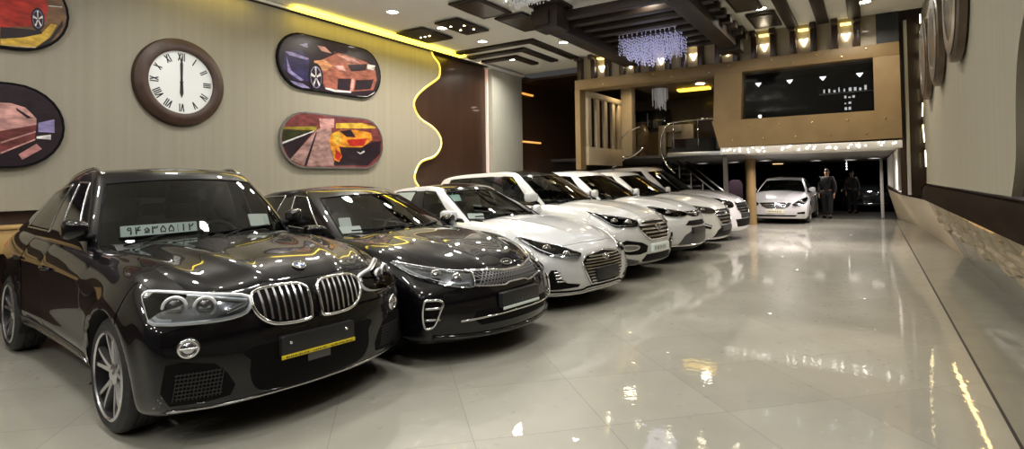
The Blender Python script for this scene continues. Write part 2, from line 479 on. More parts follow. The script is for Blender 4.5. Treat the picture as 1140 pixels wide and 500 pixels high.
    # -------- wheels
    def wheels(s):
        sp = s.sp; wb = sp['wb']; tr = sp.get('track', interp(sp['w'], wb / 2) - .015)
        for cx in (wb / 2, -wb / 2):
            for sg in (-1, 1):
                st = sp.get('steer', 0) if cx > 0 else 0
                M = Matrix.Translation((cx, tr * sg, sp['rw'])) @ Matrix.Rotation(st, 4, 'Z') @ Matrix.Diagonal((1, sg, 1, 1))
                R, w, rr = sp['rw'], sp.get('tw', .235), sp.get('rr', .24)
                bm = B()
                prof = [(rr, -w + .01), (rr + .03, -w), (R - .05, -w - .004), (R - .012, -w + .02), (R, -w + .045)]
                for q in range(1, 5):
                    h = -w + .045 + (w - .09) * q / 5
                    prof += [(R, h - .007), (R - .009, h - .005), (R - .009, h + .005), (R, h + .007)]
                prof += [(R, -.045), (R - .012, -.02), (R - .05, .004), (rr + .03, .0), (rr, -.01)]
                lathe(bm, prof, 48, M, axis='Y')
                bmesh.ops.recalc_face_normals(bm, faces=bm.faces)
                t = obj('wheel', bm, RUBBER, s.root, 30)
                bm = B()
                lathe(bm, [(rr + .012, -.004), (rr - .004, .003), (rr - .012, -.006)], 48, M, axis='Y'); lathe(bm, [(rr - .012, -.006), (rr - .02, -.05), (rr - .03, -w + .05)], 48, M, axis='Y', mi=1)
                obj('rim_barrel', bm, [sp.get('rim', ALLOY), ALLOY_DARK], t, 40, True)
                bm = B(); lathe(bm, [(0, -.11), (rr - .02, -.11), (rr - .02, -.12), (0, -.12)], 32, M, axis='Y')
                lathe(bm, [(.05, -.09), (rr * .74, -.09), (rr * .74, -.105), (.05, -.105)], 32, M, axis='Y')
                obj('brake_disc', bm, sp.get('disc', ALLOY_DARK), t, 30, True)
                bm = B(); n = sp.get('spokes', 5); dbl = sp.get('dbl', .09)
                for k in range(n):
                    for q in ((-1, 1) if dbl else (0,)):
                        a0 = 2 * PI * k / n + .3 + q * dbl * 1.3; a1 = 2 * PI * k / n + .3 + q * dbl * 2.3
                        secs = []
                        for u in (0, .25, .5, .75, 1):
                            r = .04 + (rr - .012 - .04) * u; a = a0 + (a1 - a0) * u; ww = (.020 - .006 * u) if dbl else .045 - .012 * u
                            h = -.012 - .028 * (1 - u) ** 1.5 + .0 * u
                            ca, sa = math.cos(a), math.sin(a)
                            def pt(d, hh): return M @ Vector((r * ca - d * sa, hh, r * sa + d * ca))
                            secs.append([bm.verts.new(pt(-ww, h - .035)), bm.verts.new(pt(-ww * .75, h)), bm.verts.new(pt(ww * .75, h)), bm.verts.new(pt(ww, h - .035))])
                        for A, C in zip(secs, secs[1:]):
                            for e in range(4):
                                bm.faces.new((A[e], A[(e + 1) % 4], C[(e + 1) % 4], C[e]))
                lathe(bm, [(0, -.02), (.03, -.02), (.036, -.026), (.065, -.034), (.07, -.07), (0, -.07)], 24, M, axis='Y')
                obj('rim_spokes', bm, sp.get('rim', ALLOY), t, 35, True)
    # -------- projecting helpers
    def frame(s, a):
        """viewing frame: a = plan angle of the outward direction (0 = straight ahead, -pi/2 = car's right)"""
        d = Vector((math.cos(a), math.sin(a), 0)); return Vector((-d.y, d.x, 0)), Vector((0, 0, 1)), d
    def hit(s, u, v, a=0., tgt=None):
        U, W, D = s.frame(a); o = U * u + W * v + D * 6
        h = (tgt or s.bvh).ray_cast(o, -D)
        if h[0] is None:
            h = (tgt or s.bvh).find_nearest(U * u + W * v + D * 2.0)
        return h[0], h[1]
    def pts(s, outline, a=0., off=0., tgt=None):
        D = s.frame(a)[2]; return [s.hit(u, v, a, tgt)[0] + D * off for u, v in outline]
    def patch(s, name, outline, m, a=0., off=.004, thick=.03, grid=.035, parent=None, tgt=None, dome=0.):
        """a slab that follows the bodywork inside an outline seen along direction a"""
        bm = B(); f = bm.faces.new([bm.verts.new((u, v, 0)) for u, v in outline])
        us = [p[0] for p in outline]; vs = [p[1] for p in outline]
        for lo, hi, no in ((min(us), max(us), (1, 0, 0)), (min(vs), max(vs), (0, 1, 0))):
            n = int((hi - lo) / grid)
            for k in range(1, n + 1):
                c = lo + (hi - lo) * k / (n + 1)
                bmesh.ops.bisect_plane(bm, geom=bm.verts[:] + bm.edges[:] + bm.faces[:], plane_co=Vector(no) * c, plane_no=no, dist=1e-5)
        D = s.frame(a)[2]; fr = bm.faces[:]
        for v in bm.verts: v.co = s.hit(v.co.x, v.co.y, a, tgt)[0] + D * off
        bm.normal_update()
        r = bmesh.ops.extrude_face_region(bm, geom=fr)
        for v in [g for g in r['geom'] if isinstance(g, bmesh.types.BMVert)]: pass
        newv = [g for g in r['geom'] if isinstance(g, bmesh.types.BMVert)]
        # the extruded copy becomes the outer skin; the old faces sink inside
        old = {v for f in fr if f.is_valid for v in f.verts} - set(newv)
        for v in old: v.co -= D * thick
        return obj(name, bm, m, parent or s.root, 40, True)
    def line(s, name, outline, m, r=.006, a=0., off=.004, closed=False, parent=None, tgt=None, seg=6):
        bm = B(); tube(bm, s.pts(outline, a, off, tgt), r, seg, closed=closed); return obj(name, bm, m, parent or s.root)
    def bar(s, bm, p0, p1, w, a=0., off=.006, thick=.02, n=6):
        """a slat running over the bodywork between two outline points"""
        du, dv = p1[0] - p0[0], p1[1] - p0[1]; L = math.hypot(du, dv); nu, nv = -dv / L * w / 2, du / L * w / 2
        D = s.frame(a)[2]; rings = []
        for k in range(n + 1):
            t = k / n; u, v = p0[0] + du * t, p0[1] + dv * t; ring = []
            for sgn, o in ((-1, -thick), (-1, 0), (1, 0), (1, -thick)):
                ring.append(bm.verts.new(s.hit(u + nu * sgn, v + nv * sgn, a)[0] + D * (off + o)))
            rings.append(ring)
        for A, C in zip(rings, rings[1:]):
            for e in range(4): bm.faces.new((A[e], A[(e + 1) % 4], C[(e + 1) % 4], C[e]))
        bm.faces.new(rings[0][::-1]); bm.faces.new(rings[-1])
    def uv(s, P3, a):
        U = s.frame(a)[0]; return [(Vector(p).dot(U), p[2]) for p in P3]
    def mir(s, outline): return [(-u, v) for u, v in outline][::-1]
    def mirrors(s, x, z, w=.20, h=.15, m=None, y=None):
        for sg in (-1, 1):
            y0 = y or interp(s.sp['wt'], x) + .0
            bm = B(); r = bmesh.ops.create_uvsphere(bm, u_segments=24, v_segments=14, radius=1)
            for v in bm.verts:
                p = v.co; e = lambda q: math.copysign(abs(q) ** .62, q)
                X, Y, Z = e(p.x), e(p.y), e(p.z)
                X = X * .085 if X > 0 else X * .045
                v.co = (x + X - .03 * Y, sg * (y0 + .11 + Y * w / 2), z + Z * h / 2 * (1 + .12 * Y))
            o = obj('side_mirror', bm, m or s.paint, s.root, 60, True)
            bm = B(); tube(bm, [(x - .01, sg * (y0 - .03), z - h * .55), (x, sg * (y0 + .05), z - h * .45), (x + .01, sg * (y0 + .09), z - h * .42)], [.035, .028, .03], 8); obj('mirror_arm', bm, PLASTIC, o)
            bm = B(); prism(bm, rrect(-w * .42, -h * .38, w * .42, h * .38, .04), -.002, .003, 'YZ', M=Matrix.Translation((x - .046 , sg * (y0 + .11), z))); obj('mirror_glass', bm, CHROME, o)
    def handles(s, xsz, m=None):
        for x, z in xsz:
            for sg in (-1, 1):
                a = PI / 2 * sg; U = s.frame(a)[0]
                u = lambda X: X * (U.x)
                door = s.part[(4 if x > s.sp['bseam'] else 5) + (2 if sg > 0 else 0)]
                bm = B(); P = s.pts([(u(x - .10), z), (u(x - .07), z), (u(x), z), (u(x + .07), z), (u(x + .10), z)], a, .0)
                off = [.0, .028, .032, .028, 0]
                tube(bm, [p + Vector((0, sg * o, 0)) for p, o in zip(P, off)], [.012, .014, .014, .014, .012], 8)
                obj('door_handle', bm, m or s.paint, door)
    def wipers(s):
        g = s.sp['gh']; xb = g['xb'][-1]
        for y0, y1 in ((-.05, .52), (-.62, -.08)):
            P = []
            for k in range(9):
                y = y0 + (y1 - y0) * k / 8
                h, n = s.gbvh.ray_cast(Vector((4, y, 0)) + Vector((0, 0, s.zbelt(xb) + .065 + .02 * k / 8)), Vector((-1, 0, 0)))[:2]
                if h: P.append(h + Vector((.014, 0, .004)))
            if len(P) > 2:
                bm = B(); tube(bm, P, .008, 6); tube(bm, [P[0] + Vector((.1, .0, -.05)), P[len(P) // 2]], .007, 6); obj('wiper', bm, PLASTIC, s.root)
    def plate(s, z0, z1, x_off=.012, w=.52, m=PLATE_BLACK, name='number_plate', a=0., y=0.):
        p = s.hit(y, (z0 + z1) / 2)[0]
        ext = max(s.hit(y + q, z)[0].x for q in (-.2, 0, .2) for z in (z0, z1))
        bm = B(); prism(bm, rrect(y - w / 2, z0, y + w / 2, z1, .012), ext - .03, ext + x_off, 'YZ', bev=.003)
        o = obj(name, bm, m, s.root); o['px'] = ext + x_off; return o
    def place(s, x, y, rz): s.root.location = (x, y, 0); s.root.rotation_euler = (0, 0, rz)
def xt_mid(g): return g['xt'][-1] + .12
# ---------------------------------------------------------------- black coupe SUV nearest the camera
def ridge(V, amp, path, width, top=True):
    """raise the bonnet along a plan path [(x,y)...] (both sides)"""
    x = V[:, 0]; px = [p[0] for p in path]; yy = np.interp(x, px, [p[1] for p in path]); a = np.interp(x, px, amp)
    k = np.exp(-((np.abs(V[:, 1]) - yy) / width) ** 2) * a * (V[:, 2] > .72)
    V = V.copy(); V[:, 2] += k; return V
def side_line(V, z0, z1, x0, x1, amp, width):
    """horizontal character line along the flanks"""
    V = V.copy(); x = V[:, 0]; zc = z0 + (z1 - z0) * np.clip((x - x0) / (x1 - x0), 0, 1)
    on = np.clip((x - x0) / .15, 0, 1) * np.clip((x1 - x) / .15, 0, 1) * (np.abs(V[:, 1]) > .7)
    V[:, 1] += np.sign(V[:, 1]) * amp * on * np.exp(-((V[:, 2] - zc) / width) ** 2); return V
def lamp_ring(K, u, v, r, a, parent, m=CHROME, core=HOUSING, dr=.012, off=.0):
    """projector: bright ring, dark dome"""
    p, n = K.hit(u, v, a); U, W, D = K.frame(a); c = p + D * (off)
    M = Matrix((( U.x, W.x, D.x, c.x), (U.y, W.y, D.y, c.y), (U.z, W.z, D.z, c.z), (0, 0, 0, 1)))
    bm = B(); tube(bm, [M @ Vector((r * math.cos(t), r * math.sin(t), 0)) for t in [2 * PI * k / 24 for k in range(24)]], dr, 8, closed=True)
    o = obj('lamp_ring', bm, m, parent)
    bm = B(); lathe(bm, [(r, -.02), (r * .9, -.004), (r * .6, .004), (r * .3, .012), (0, .016)], 20, M); obj('projector', bm, core, parent, 60, True)
    return M
def make_x4():
    sp = dict(paint=BLACK_PAINT, xf=2.26, xr=-2.41, wb=2.81, bseam=-.30, cowl=.86, bow=.25, rw=.352, ra=.405, rr=.262, tw=.25,
        fprof=[-.10, -.01, 0, -.015, -.05, -.13],
        zb=[(-2.41, .40), (-1.9, .30), (-.9, .26), (.9, .26), (1.8, .20), (2.26, .18)],
        ze=[(-2.41, 1.00), (-2.1, 1.10), (-1.4, 1.10), (-.5, 1.07), (.4, 1.06), (.9, 1.03), (1.4, 1.0), (1.75, .95), (2.06, .90), (2.26, .84)],
        zc=[(-2.41, 1.0), (-2.1, 1.12), (.86, 1.115), (1.2, 1.11), (1.7, 1.05), (2.06, .985), (2.26, .90)],
        w=[(-2.41, .80), (-2.1, .88), (-1.4, .93), (-.5, .905), (.5, .91), (1.4, .935), (1.85, .93), (2.06, .92), (2.26, .90)],
        wt=[(-2.41, .70), (-2, .78), (-1.4, .82), (0, .82), (.9, .82), (1.4, .845), (1.9, .82), (2.26, .74)],
        gh=dict(xb=[-2.10, -1.60, -.40, -.32, .44, .52], xt=[-1.50, -1.15, -.36, -.28, -.07, .0], zt=[1.40, 1.53, 1.63, 1.635, 1.63, 1.605],
                yt=[.52, .58, .61, .615, .605, .58], crown=.045, bowb=.30, bowt=.14, inset=.01),
        sill=GREY_PLASTIC, wtrim=SATIN, ws_glass=GLASS_CLEAR, clad=0, flare=.022, spokes=5, dbl=.10, rim=ALLOY, steer=0.0)
    sp['crease'] = [lambda V: ridge(V, [0, .022, .02, .012], [(.8, .52), (1.0, .50), (1.7, .36), (2.15, .25)], .06),
                    lambda V: ridge(V, [0, .014, .014, .01], [(.8, .72), (1.0, .71), (1.7, .64), (2.1, .52)], .05),
                    lambda V: side_line(V, .90, .86, -2.1, 1.0, .012, .05), lambda V: side_line(V, .45, .42, -1.0, 1.0, .014, .05)]
    K = Car('coupe_suv', 'black coupe SUV with twin chrome kidney grilles and plate on dash, nearest the camera', 'car', sp)
    R = K.root
    # twin kidney grilles
    kid = [(.035, .80), (.045, .845), (.10, .868), (.24, .872), (.33, .862), (.375, .835), (.385, .78), (.36, .715), (.29, .662), (.19, .645), (.06, .648), (.038, .68)]
    for q in (0, 1):
        o = smooth_poly(K.mir(kid) if q == 0 else kid, 3)
        g = K.patch('kidney_grille', o, PLASTIC, off=.006, thick=.04)
        bm = B(); tube(bm, K.pts(o, off=.012), .012, 8, closed=True); obj('grille_surround', bm, CHROME, g)
        s_ = -1 if q == 0 else 1
        for k in range(7):
            u = .078 + .042 * k; lo, hi = .655 + (.004 * k if k < 4 else .016 * (k - 3)), .868 - .006 * max(0, k - 5)
            bm = B(); K.bar(bm, (u * s_, lo), ((u + .006) * s_, hi), .013, off=.020, thick=.035); obj('grille_bar', bm, SATIN, g, 40, True)
    # badge
    p, n = K.hit(0, .955); M = Matrix.Translation(p + n * .004) @ Vector(n).to_track_quat('Z', 'Y').to_matrix().to_4x4()
    bm = B(); lathe(bm, [(0, .006), (.040, .006), (.042, .002), (.042, -.01)], 28, M); b = obj('badge', bm, INK, R)
    bm = B(); tube(bm, [M @ Vector((.041 * math.cos(t), .041 * math.sin(t), .005)) for t in [2 * PI * k / 24 for k in range(24)]], .004, 6, closed=True)
    tube(bm, [M @ Vector((.027 * math.cos(t), .027 * math.sin(t), .007)) for t in [2 * PI * k / 20 for k in range(20)]], .002, 6, closed=True); obj('badge_ring', bm, CHROME, b)
    for k, mm in ((0, PAPER), (1, BLUE), (2, PAPER), (3, BLUE)):
        bm = B(); prism(bm, [(0, 0)] + [(.026 * math.cos(PI / 2 * k + PI / 2 * t / 6), .026 * math.sin(PI / 2 * k + PI / 2 * t / 6)) for t in range(7)], .006, .0075, M=M); obj('badge_quarter', bm, mm, b)
    # headlights, fog lamps
    for sg in (1, -1):
        a = .52 * sg
        P3 = lambda L: K.uv([(x, -y * sg, z) for x, y, z in L], a)
        o = smooth_poly(P3([(1.72, -.815, .872), (1.827, -.843, .817), (1.906, -.851, .762), (1.946, -.842, .735), (2.06, -.684, .725), (2.117, -.559, .725), (2.147, -.45, .738), (2.147, -.40, .768), (2.114, -.385, .828), (2.059, -.481, .852), (1.957, -.618, .868), (1.828, -.741, .884), (1.753, -.800, .888)]), 2)
        h = K.patch('headlight', o, HOUSING, a=a, off=.004, thick=.05, grid=.025)
        bm = B(); tube(bm, K.pts(o, a, .014), .012, 8, closed=True); obj('headlight_surround', bm, DRL, h)
        for p3, r in (((1.937, -.728, .808), .060), ((2.030, -.600, .802), .056)):
            u, v = P3([p3])[0]
            lamp_ring(K, u, v, r, a, h, DRL, HOUSING, .010, .026)
            bm = B(); K.bar(bm, (u - r * .55, v), (u + r * .55, v), .012, a, off=.040, thick=.008); obj('lamp_blade', bm, DRL, h)
        bm = B(); q = P3([(1.85, -.78, .868), (2.0, -.60, .852), (2.12, -.40, .812)]); tube(bm, K.pts(smooth_poly(q, 4, False), a, .020), .012, 6)
        q = P3([(1.79, -.82, .85), (1.93, -.83, .76), (2.0, -.77, .745)]); tube(bm, K.pts(smooth_poly(q, 4, False), a, .016), .011, 6)
        obj('light_strip', bm, DRL, h)
        bm = B(); q = P3([(2.11, -.52, .765), (2.14, -.41, .80)]); K.bar(bm, q[0], q[1], .030, a, off=.016, thick=.01); obj('inner_reflector', bm, HOUSING_BRIGHT, h)
        K.patch('headlight_lens', o, LENS, a=a, off=.044, thick=.001, grid=.03, parent=h)
        a = .40 * sg; u0, v0 = P3([(2.087, -.719, .592)])[0]
        o = K.patch('fog_light', ellipse(u0, v0, .060, .058), HOUSING, a=a, off=.010, thick=.05)
        lamp_ring(K, u0, v0, .047, a, o, CHROME, HOUSING_BRIGHT, .010, .014)
        bm = B(); K.bar(bm, (u0 - .045, v0), (u0 + .045, v0), .012, a, off=.032, thick=.01); obj('fog_light_bar', bm, SATIN, o)
        so = P3([(2.048, -.825, .512), (2.084, -.741, .518), (2.147, -.598, .485), (2.17, -.54, .42), (2.178, -.500, .345), (2.159, -.52, .285), (2.109, -.632, .268), (2.036, -.80, .272), (2.02, -.84, .36)])
        g = K.patch('side_intake', so, PLASTIC, a=a, off=.005, thick=.03)
        us = [p[0] for p in so]; u1, u2 = min(us), max(us)
        bm = B()
        for k in range(7): K.bar(bm, (u1 + .07, .315 + .022 * k), (u2 - .07, .315 + .022 * k), .0045, a, off=.010)
        for k in range(13): q = u1 + .07 + (u2 - u1 - .14) * k / 12; K.bar(bm, (q - .012, .30), (q + .012, .455), .0045, a, off=.010)
        obj('intake_mesh', bm, mat('intake_mesh_black', (.022, .022, .024), .45), g, 40, True)
    # lower intakes
    mid = smooth_poly([(-.46, .525), (-.30, .55), (.30, .55), (.46, .525), (.42, .47), (.425, .40), (.40, .31), (.32, .262), (.1, .252), (-.1, .252), (-.32, .262), (-.40, .31), (-.425, .40), (-.42, .47)], 2)
    K.patch('lower_intake', mid, PLASTIC, off=.006, thick=.03)
    K.line('splitter_lip', smooth_poly([(-.80, .235), (-.6, .225), (-.4, .23), (-.2, .235), (.2, .235), (.4, .23), (.6, .225), (.80, .235)], 4, False), SATIN, .009, off=.004)
    # blank plate with yellow strip
    pl = K.plate(.445, .575, .02)
    px = pl['px']
    bm = B(); box(bm, (px - .004, -.262, .438), (px + .006, .262, .462), .002); y = obj('plate_strip', bm, YELLOW, pl)
    bm = B()
    for k in range(34):
        if k in (11, 12, 20, 21): continue
        u = -.235 + .0142 * k; box(bm, (px + .0055, u, .444), (px + .007, u + .008 - .003 * (k % 2), .455 - .002 * (k % 3)))
    obj('strip_lettering', bm, INK, y)
    for u in (-.2, .2):
        bm = B(); lathe(bm, [(0, .004), (.008, .003), (.010, 0)], 12, Matrix.Translation((px, u, .53)) @ Matrix.Rotation(PI / 2, 4, 'Y')); obj('plate_bolt', bm, CHROME, pl)
    bm = B(); box(bm, (px - .02, -.08, .385), (px - .008, .08, .44)); obj('plate_bracket', bm, BUMPER_GREY, pl)
    K.mirrors(.46, 1.20, w=.15, h=.14, y=.75)
    K.handles([(-.10, .88), (-1.02, .90)])
    K.wipers()
    # side skirts and tail lamps
    for sg in (-1, 1):
        a = PI / 2 * sg
        K.line('sill_trim', [(u, .34) for u in np.linspace(-.93, .93, 12)], SATIN, .010, a=a, off=.004)
        q = K.uv([(-1.85, .9 * sg, .93), (-2.25, .9 * sg, .92), (-2.3, .9 * sg, 1.02), (-2.0, .9 * sg, 1.06)], a)
        K.patch('tail_lamp', q, RED_LAMP, a=a, off=.004)
    for sg in (-1, 1):
        P = [K.gbvh.ray_cast(Vector((x, sg * y, 3)), Vector((0, 0, -1)))[0] for x, y in ((-1.25, .52), (-.9, .55), (-.5, .57), (-.2, .565), (-.02, .555))]
        P = [p + Vector((0, 0, .022)) for p in P]; P[0].z -= .03; P[-1].z -= .03
        bm = B(); tube(bm, [tuple(p) for p in smooth_poly(P, 4, False)], .016, 8); obj('roof_rail', bm, SATIN, R)
    # interior odds and ends seen through the glass
    g = sp['gh']
    for x0 in ():
        pass
    return K
# ---------------------------------------------------------------- the other cars of the row
def sedan_spec(**k):
    sp = dict(paint=WHITE_PAINT, xf=2.37, xr=-2.49, wb=2.805, bseam=-.33, cowl=.92, bow=.27, rw=.335, ra=.378, rr=.235, tw=.23,
        fprof=[-.09, -.01, 0, -.02, -.06, -.15],
        zb=[(-2.49, .36), (-1.9, .24), (-.9, .19), (.9, .19), (1.8, .17), (2.37, .15)],
        ze=[(-2.49, .98), (-2.2, 1.05), (-1.4, 1.06), (0, 1.00), (.62, .97), (.92, .955), (1.4, .93), (1.8, .87), (2.15, .79), (2.37, .71)],
        zc=[(-2.49, 1.0), (-2.2, 1.10), (.92, 1.04), (1.4, 1.0), (1.9, .92), (2.2, .84), (2.37, .76)],
        w=[(-2.49, .80), (-2.1, .88), (-1.4, .925), (0, .905), (.9, .915), (1.4, .925), (1.9, .92), (2.37, .89)],
        wt=[(-2.49, .68), (-2, .76), (-1.4, .80), (.6, .80), (.92, .80), (1.4, .83), (1.9, .81), (2.37, .73)],
        gh=dict(xb=[-2.05, -1.45, -.40, -.32, .64, .72], xt=[-1.30, -1.02, -.44, -.36, -.19, -.12], zt=[1.35, 1.41, 1.435, 1.44, 1.43, 1.405],
                yt=[.50, .55, .58, .585, .57, .545], crown=.04, bowb=.30, bowt=.13, inset=.01),
        flare=.014, spokes=5, dbl=.10)
    sp['crease'] = [lambda V: ridge(V, [0, .012, .012, .006], [(.9, .50), (1.1, .48), (1.8, .34), (2.2, .25)], .06),
                    lambda V: side_line(V, .86, .80, -2.2, 1.2, .012, .04)]
    sp.update(k); return sp
def suv_spec(**k):
    sp = dict(paint=PEARL_PAINT, xf=2.29, xr=-2.38, wb=2.70, bseam=-.33, cowl=.92, bow=.27, rw=.36, ra=.41, rr=.24, tw=.235,
        fprof=[-.10, -.01, 0, -.01, -.05, -.13],
        zb=[(-2.38, .40), (-1.9, .30), (-.9, .25), (.9, .25), (1.8, .24), (2.29, .21)],
        ze=[(-2.38, 1.0), (-2.2, 1.11), (-1.4, 1.15), (0, 1.12), (.6, 1.10), (.92, 1.08), (1.4, 1.05), (1.8, 1.0), (2.1, .93), (2.29, .86)],
        zc=[(-2.38, 1.0), (-2.2, 1.13), (.92, 1.175), (1.4, 1.14), (1.8, 1.08), (2.1, 1.0), (2.29, .91)],
        w=[(-2.38, .84), (-2.1, .90), (-1.35, .935), (0, .915), (.9, .925), (1.35, .935), (1.9, .93), (2.29, .90)],
        wt=[(-2.38, .74), (-2, .80), (-1.35, .82), (.6, .82), (.92, .82), (1.4, .85), (1.9, .83), (2.29, .75)],
        gh=dict(xb=[-2.28, -1.85, -1.22, -.40, -.32, .56, .64], xt=[-2.02, -1.74, -1.14, -.46, -.38, -.19, -.12], zt=[1.54, 1.60, 1.635, 1.65, 1.655, 1.645, 1.62],
                yt=[.56, .60, .615, .62, .625, .61, .58], crown=.04, bowb=.30, bowt=.13, inset=.01, win={1: 4, 2: 3, 4: 2}, pillar=(3,)),
        flare=.016, spokes=5, dbl=.09)
    sp['crease'] = [lambda V: ridge(V, [0, .016, .016, .008], [(.9, .50), (1.1, .48), (1.8, .36), (2.2, .27)], .06),
                    lambda V: side_line(V, .92, .86, -2.2, 1.2, .012, .04)]
    sp.update(k); return sp
def make_optima():
    K = Car('black_sedan', 'black four-door sedan with honeycomb grille and bright fog-lamp frames, beside the coupe SUV', 'car', sedan_spec(paint=BLACK_PAINT, wtrim=CHROME, ws_glass=GLASS_CLEAR, bow=.34))
    OPT(K); return K
def make_sonata():
    K = Car('white_sedan', 'white sedan with large hexagonal slatted grille and dark roof, third in the row', 'car', sedan_spec(roof=GLOSS_BLACK, ws_glass=GLASS_CLEAR, side_glass=GLASS_CLEAR, seat=SEAT_LIGHT))
    SON(K); return K
def make_santafe():
    K = Car('white_suv', 'pearl white SUV with white number plate under its barred grille, fourth in the row', 'car', suv_spec(roof=GLOSS_BLACK))
    SAN(K); return K
def make_rav():
    K = Car('white_suv', 'white SUV with narrow upper grille and grey lower bumper, fifth in the row', 'car', suv_spec(paint=WHITE_PAINT, xf=2.25, xr=-2.36, wb=2.66, clad=.07))
    RAV(K); return K
def make_tucson():
    K = Car('white_suv', 'white SUV with slatted hexagon grille, sixth in the row', 'car', suv_spec(paint=PEARL_PAINT, xf=2.245, xr=-2.23, wb=2.67))
    TUC(K); return K
def make_far():
    sp = suv_spec(paint=SILVER_PAINT); sp['gh']['zt'] = [z + .13 for z in sp['gh']['zt']]
    for k in ('ze', 'zc'): sp[k] = [(x, z + .05) for x, z in sp[k]]
    K = Car('white_suv', 'silver-white SUV at the far end of the row, by the beige column', 'car', sp)
    FAR(K); return K
def sides(): return (1, -1)
def lamp3(K, L, a0, proj=(), strip=None, off=.004, chrome=True, lens=True, base=HOUSING):
    """a headlight each side from 3-D outline points measured on the right-hand side (y < 0)"""
    for sg in sides():
        a = a0 * sg; P3 = lambda Q: K.uv([(x, -y * sg, z) for x, y, z in Q], a)
        o = smooth_poly(P3(L), 2)
        h = K.patch('headlight', o, base, a=a, off=off, thick=.05, grid=.03)
        bm = B(); tube(bm, K.pts(o, a, off + .008), .008, 6, closed=True); obj('headlight_surround', bm, SATIN if chrome else HOUSING, h)
        for p3, r in proj:
            u, v = P3([p3])[0]; lamp_ring(K, u, v, r, a, h, CHROME, HOUSING_BRIGHT, .010, .018)
        if strip:
            for st, rr, mm in strip:
                bm = B(); tube(bm, K.pts(smooth_poly(P3(st), 4, False), a, off + .014), rr, 6); obj('light_strip', bm, mm, h)
        if lens: K.patch('headlight_lens', o, LENS, a=a, off=off + .03, thick=.001, grid=.04, parent=h)
def sympts(L): return [(u, v) for u, v in L] + [(-u, v) for u, v in L[::-1]]
def slat(K, parent, half, z, w, m, off=.018, y0=0., sag=0.):
    bm = B()
    K.bar(bm, (-half + y0, z), (half + y0, z), w, off=off, thick=.03, n=10); return obj('grille_bar', bm, m, parent, 40, True)
def letter_h(K, y, z, w, h, m=CHROME):
    """slanted H in an oval ring"""
    p, n = K.hit(y, z); M = Matrix.Translation(p + n * .022) @ Vector(n).to_track_quat('Z', 'Y').to_matrix().to_4x4()
    bm = B(); tube(bm, [M @ Vector((w * math.cos(t), h * math.sin(t), 0)) for t in [2 * PI * k / 24 for k in range(24)]], .006, 6, closed=True)
    for q in (-1, 1): tube(bm, [M @ Vector((w * .42 * q - .012, -h * .7, 0)), M @ Vector((w * .42 * q + .012, h * .7, 0))], .008, 6)
    tube(bm, [M @ Vector((-w * .4, -.004, 0)), M @ Vector((w * .4, .004, 0))], .006, 6)
    return obj('badge', bm, m, K.root)
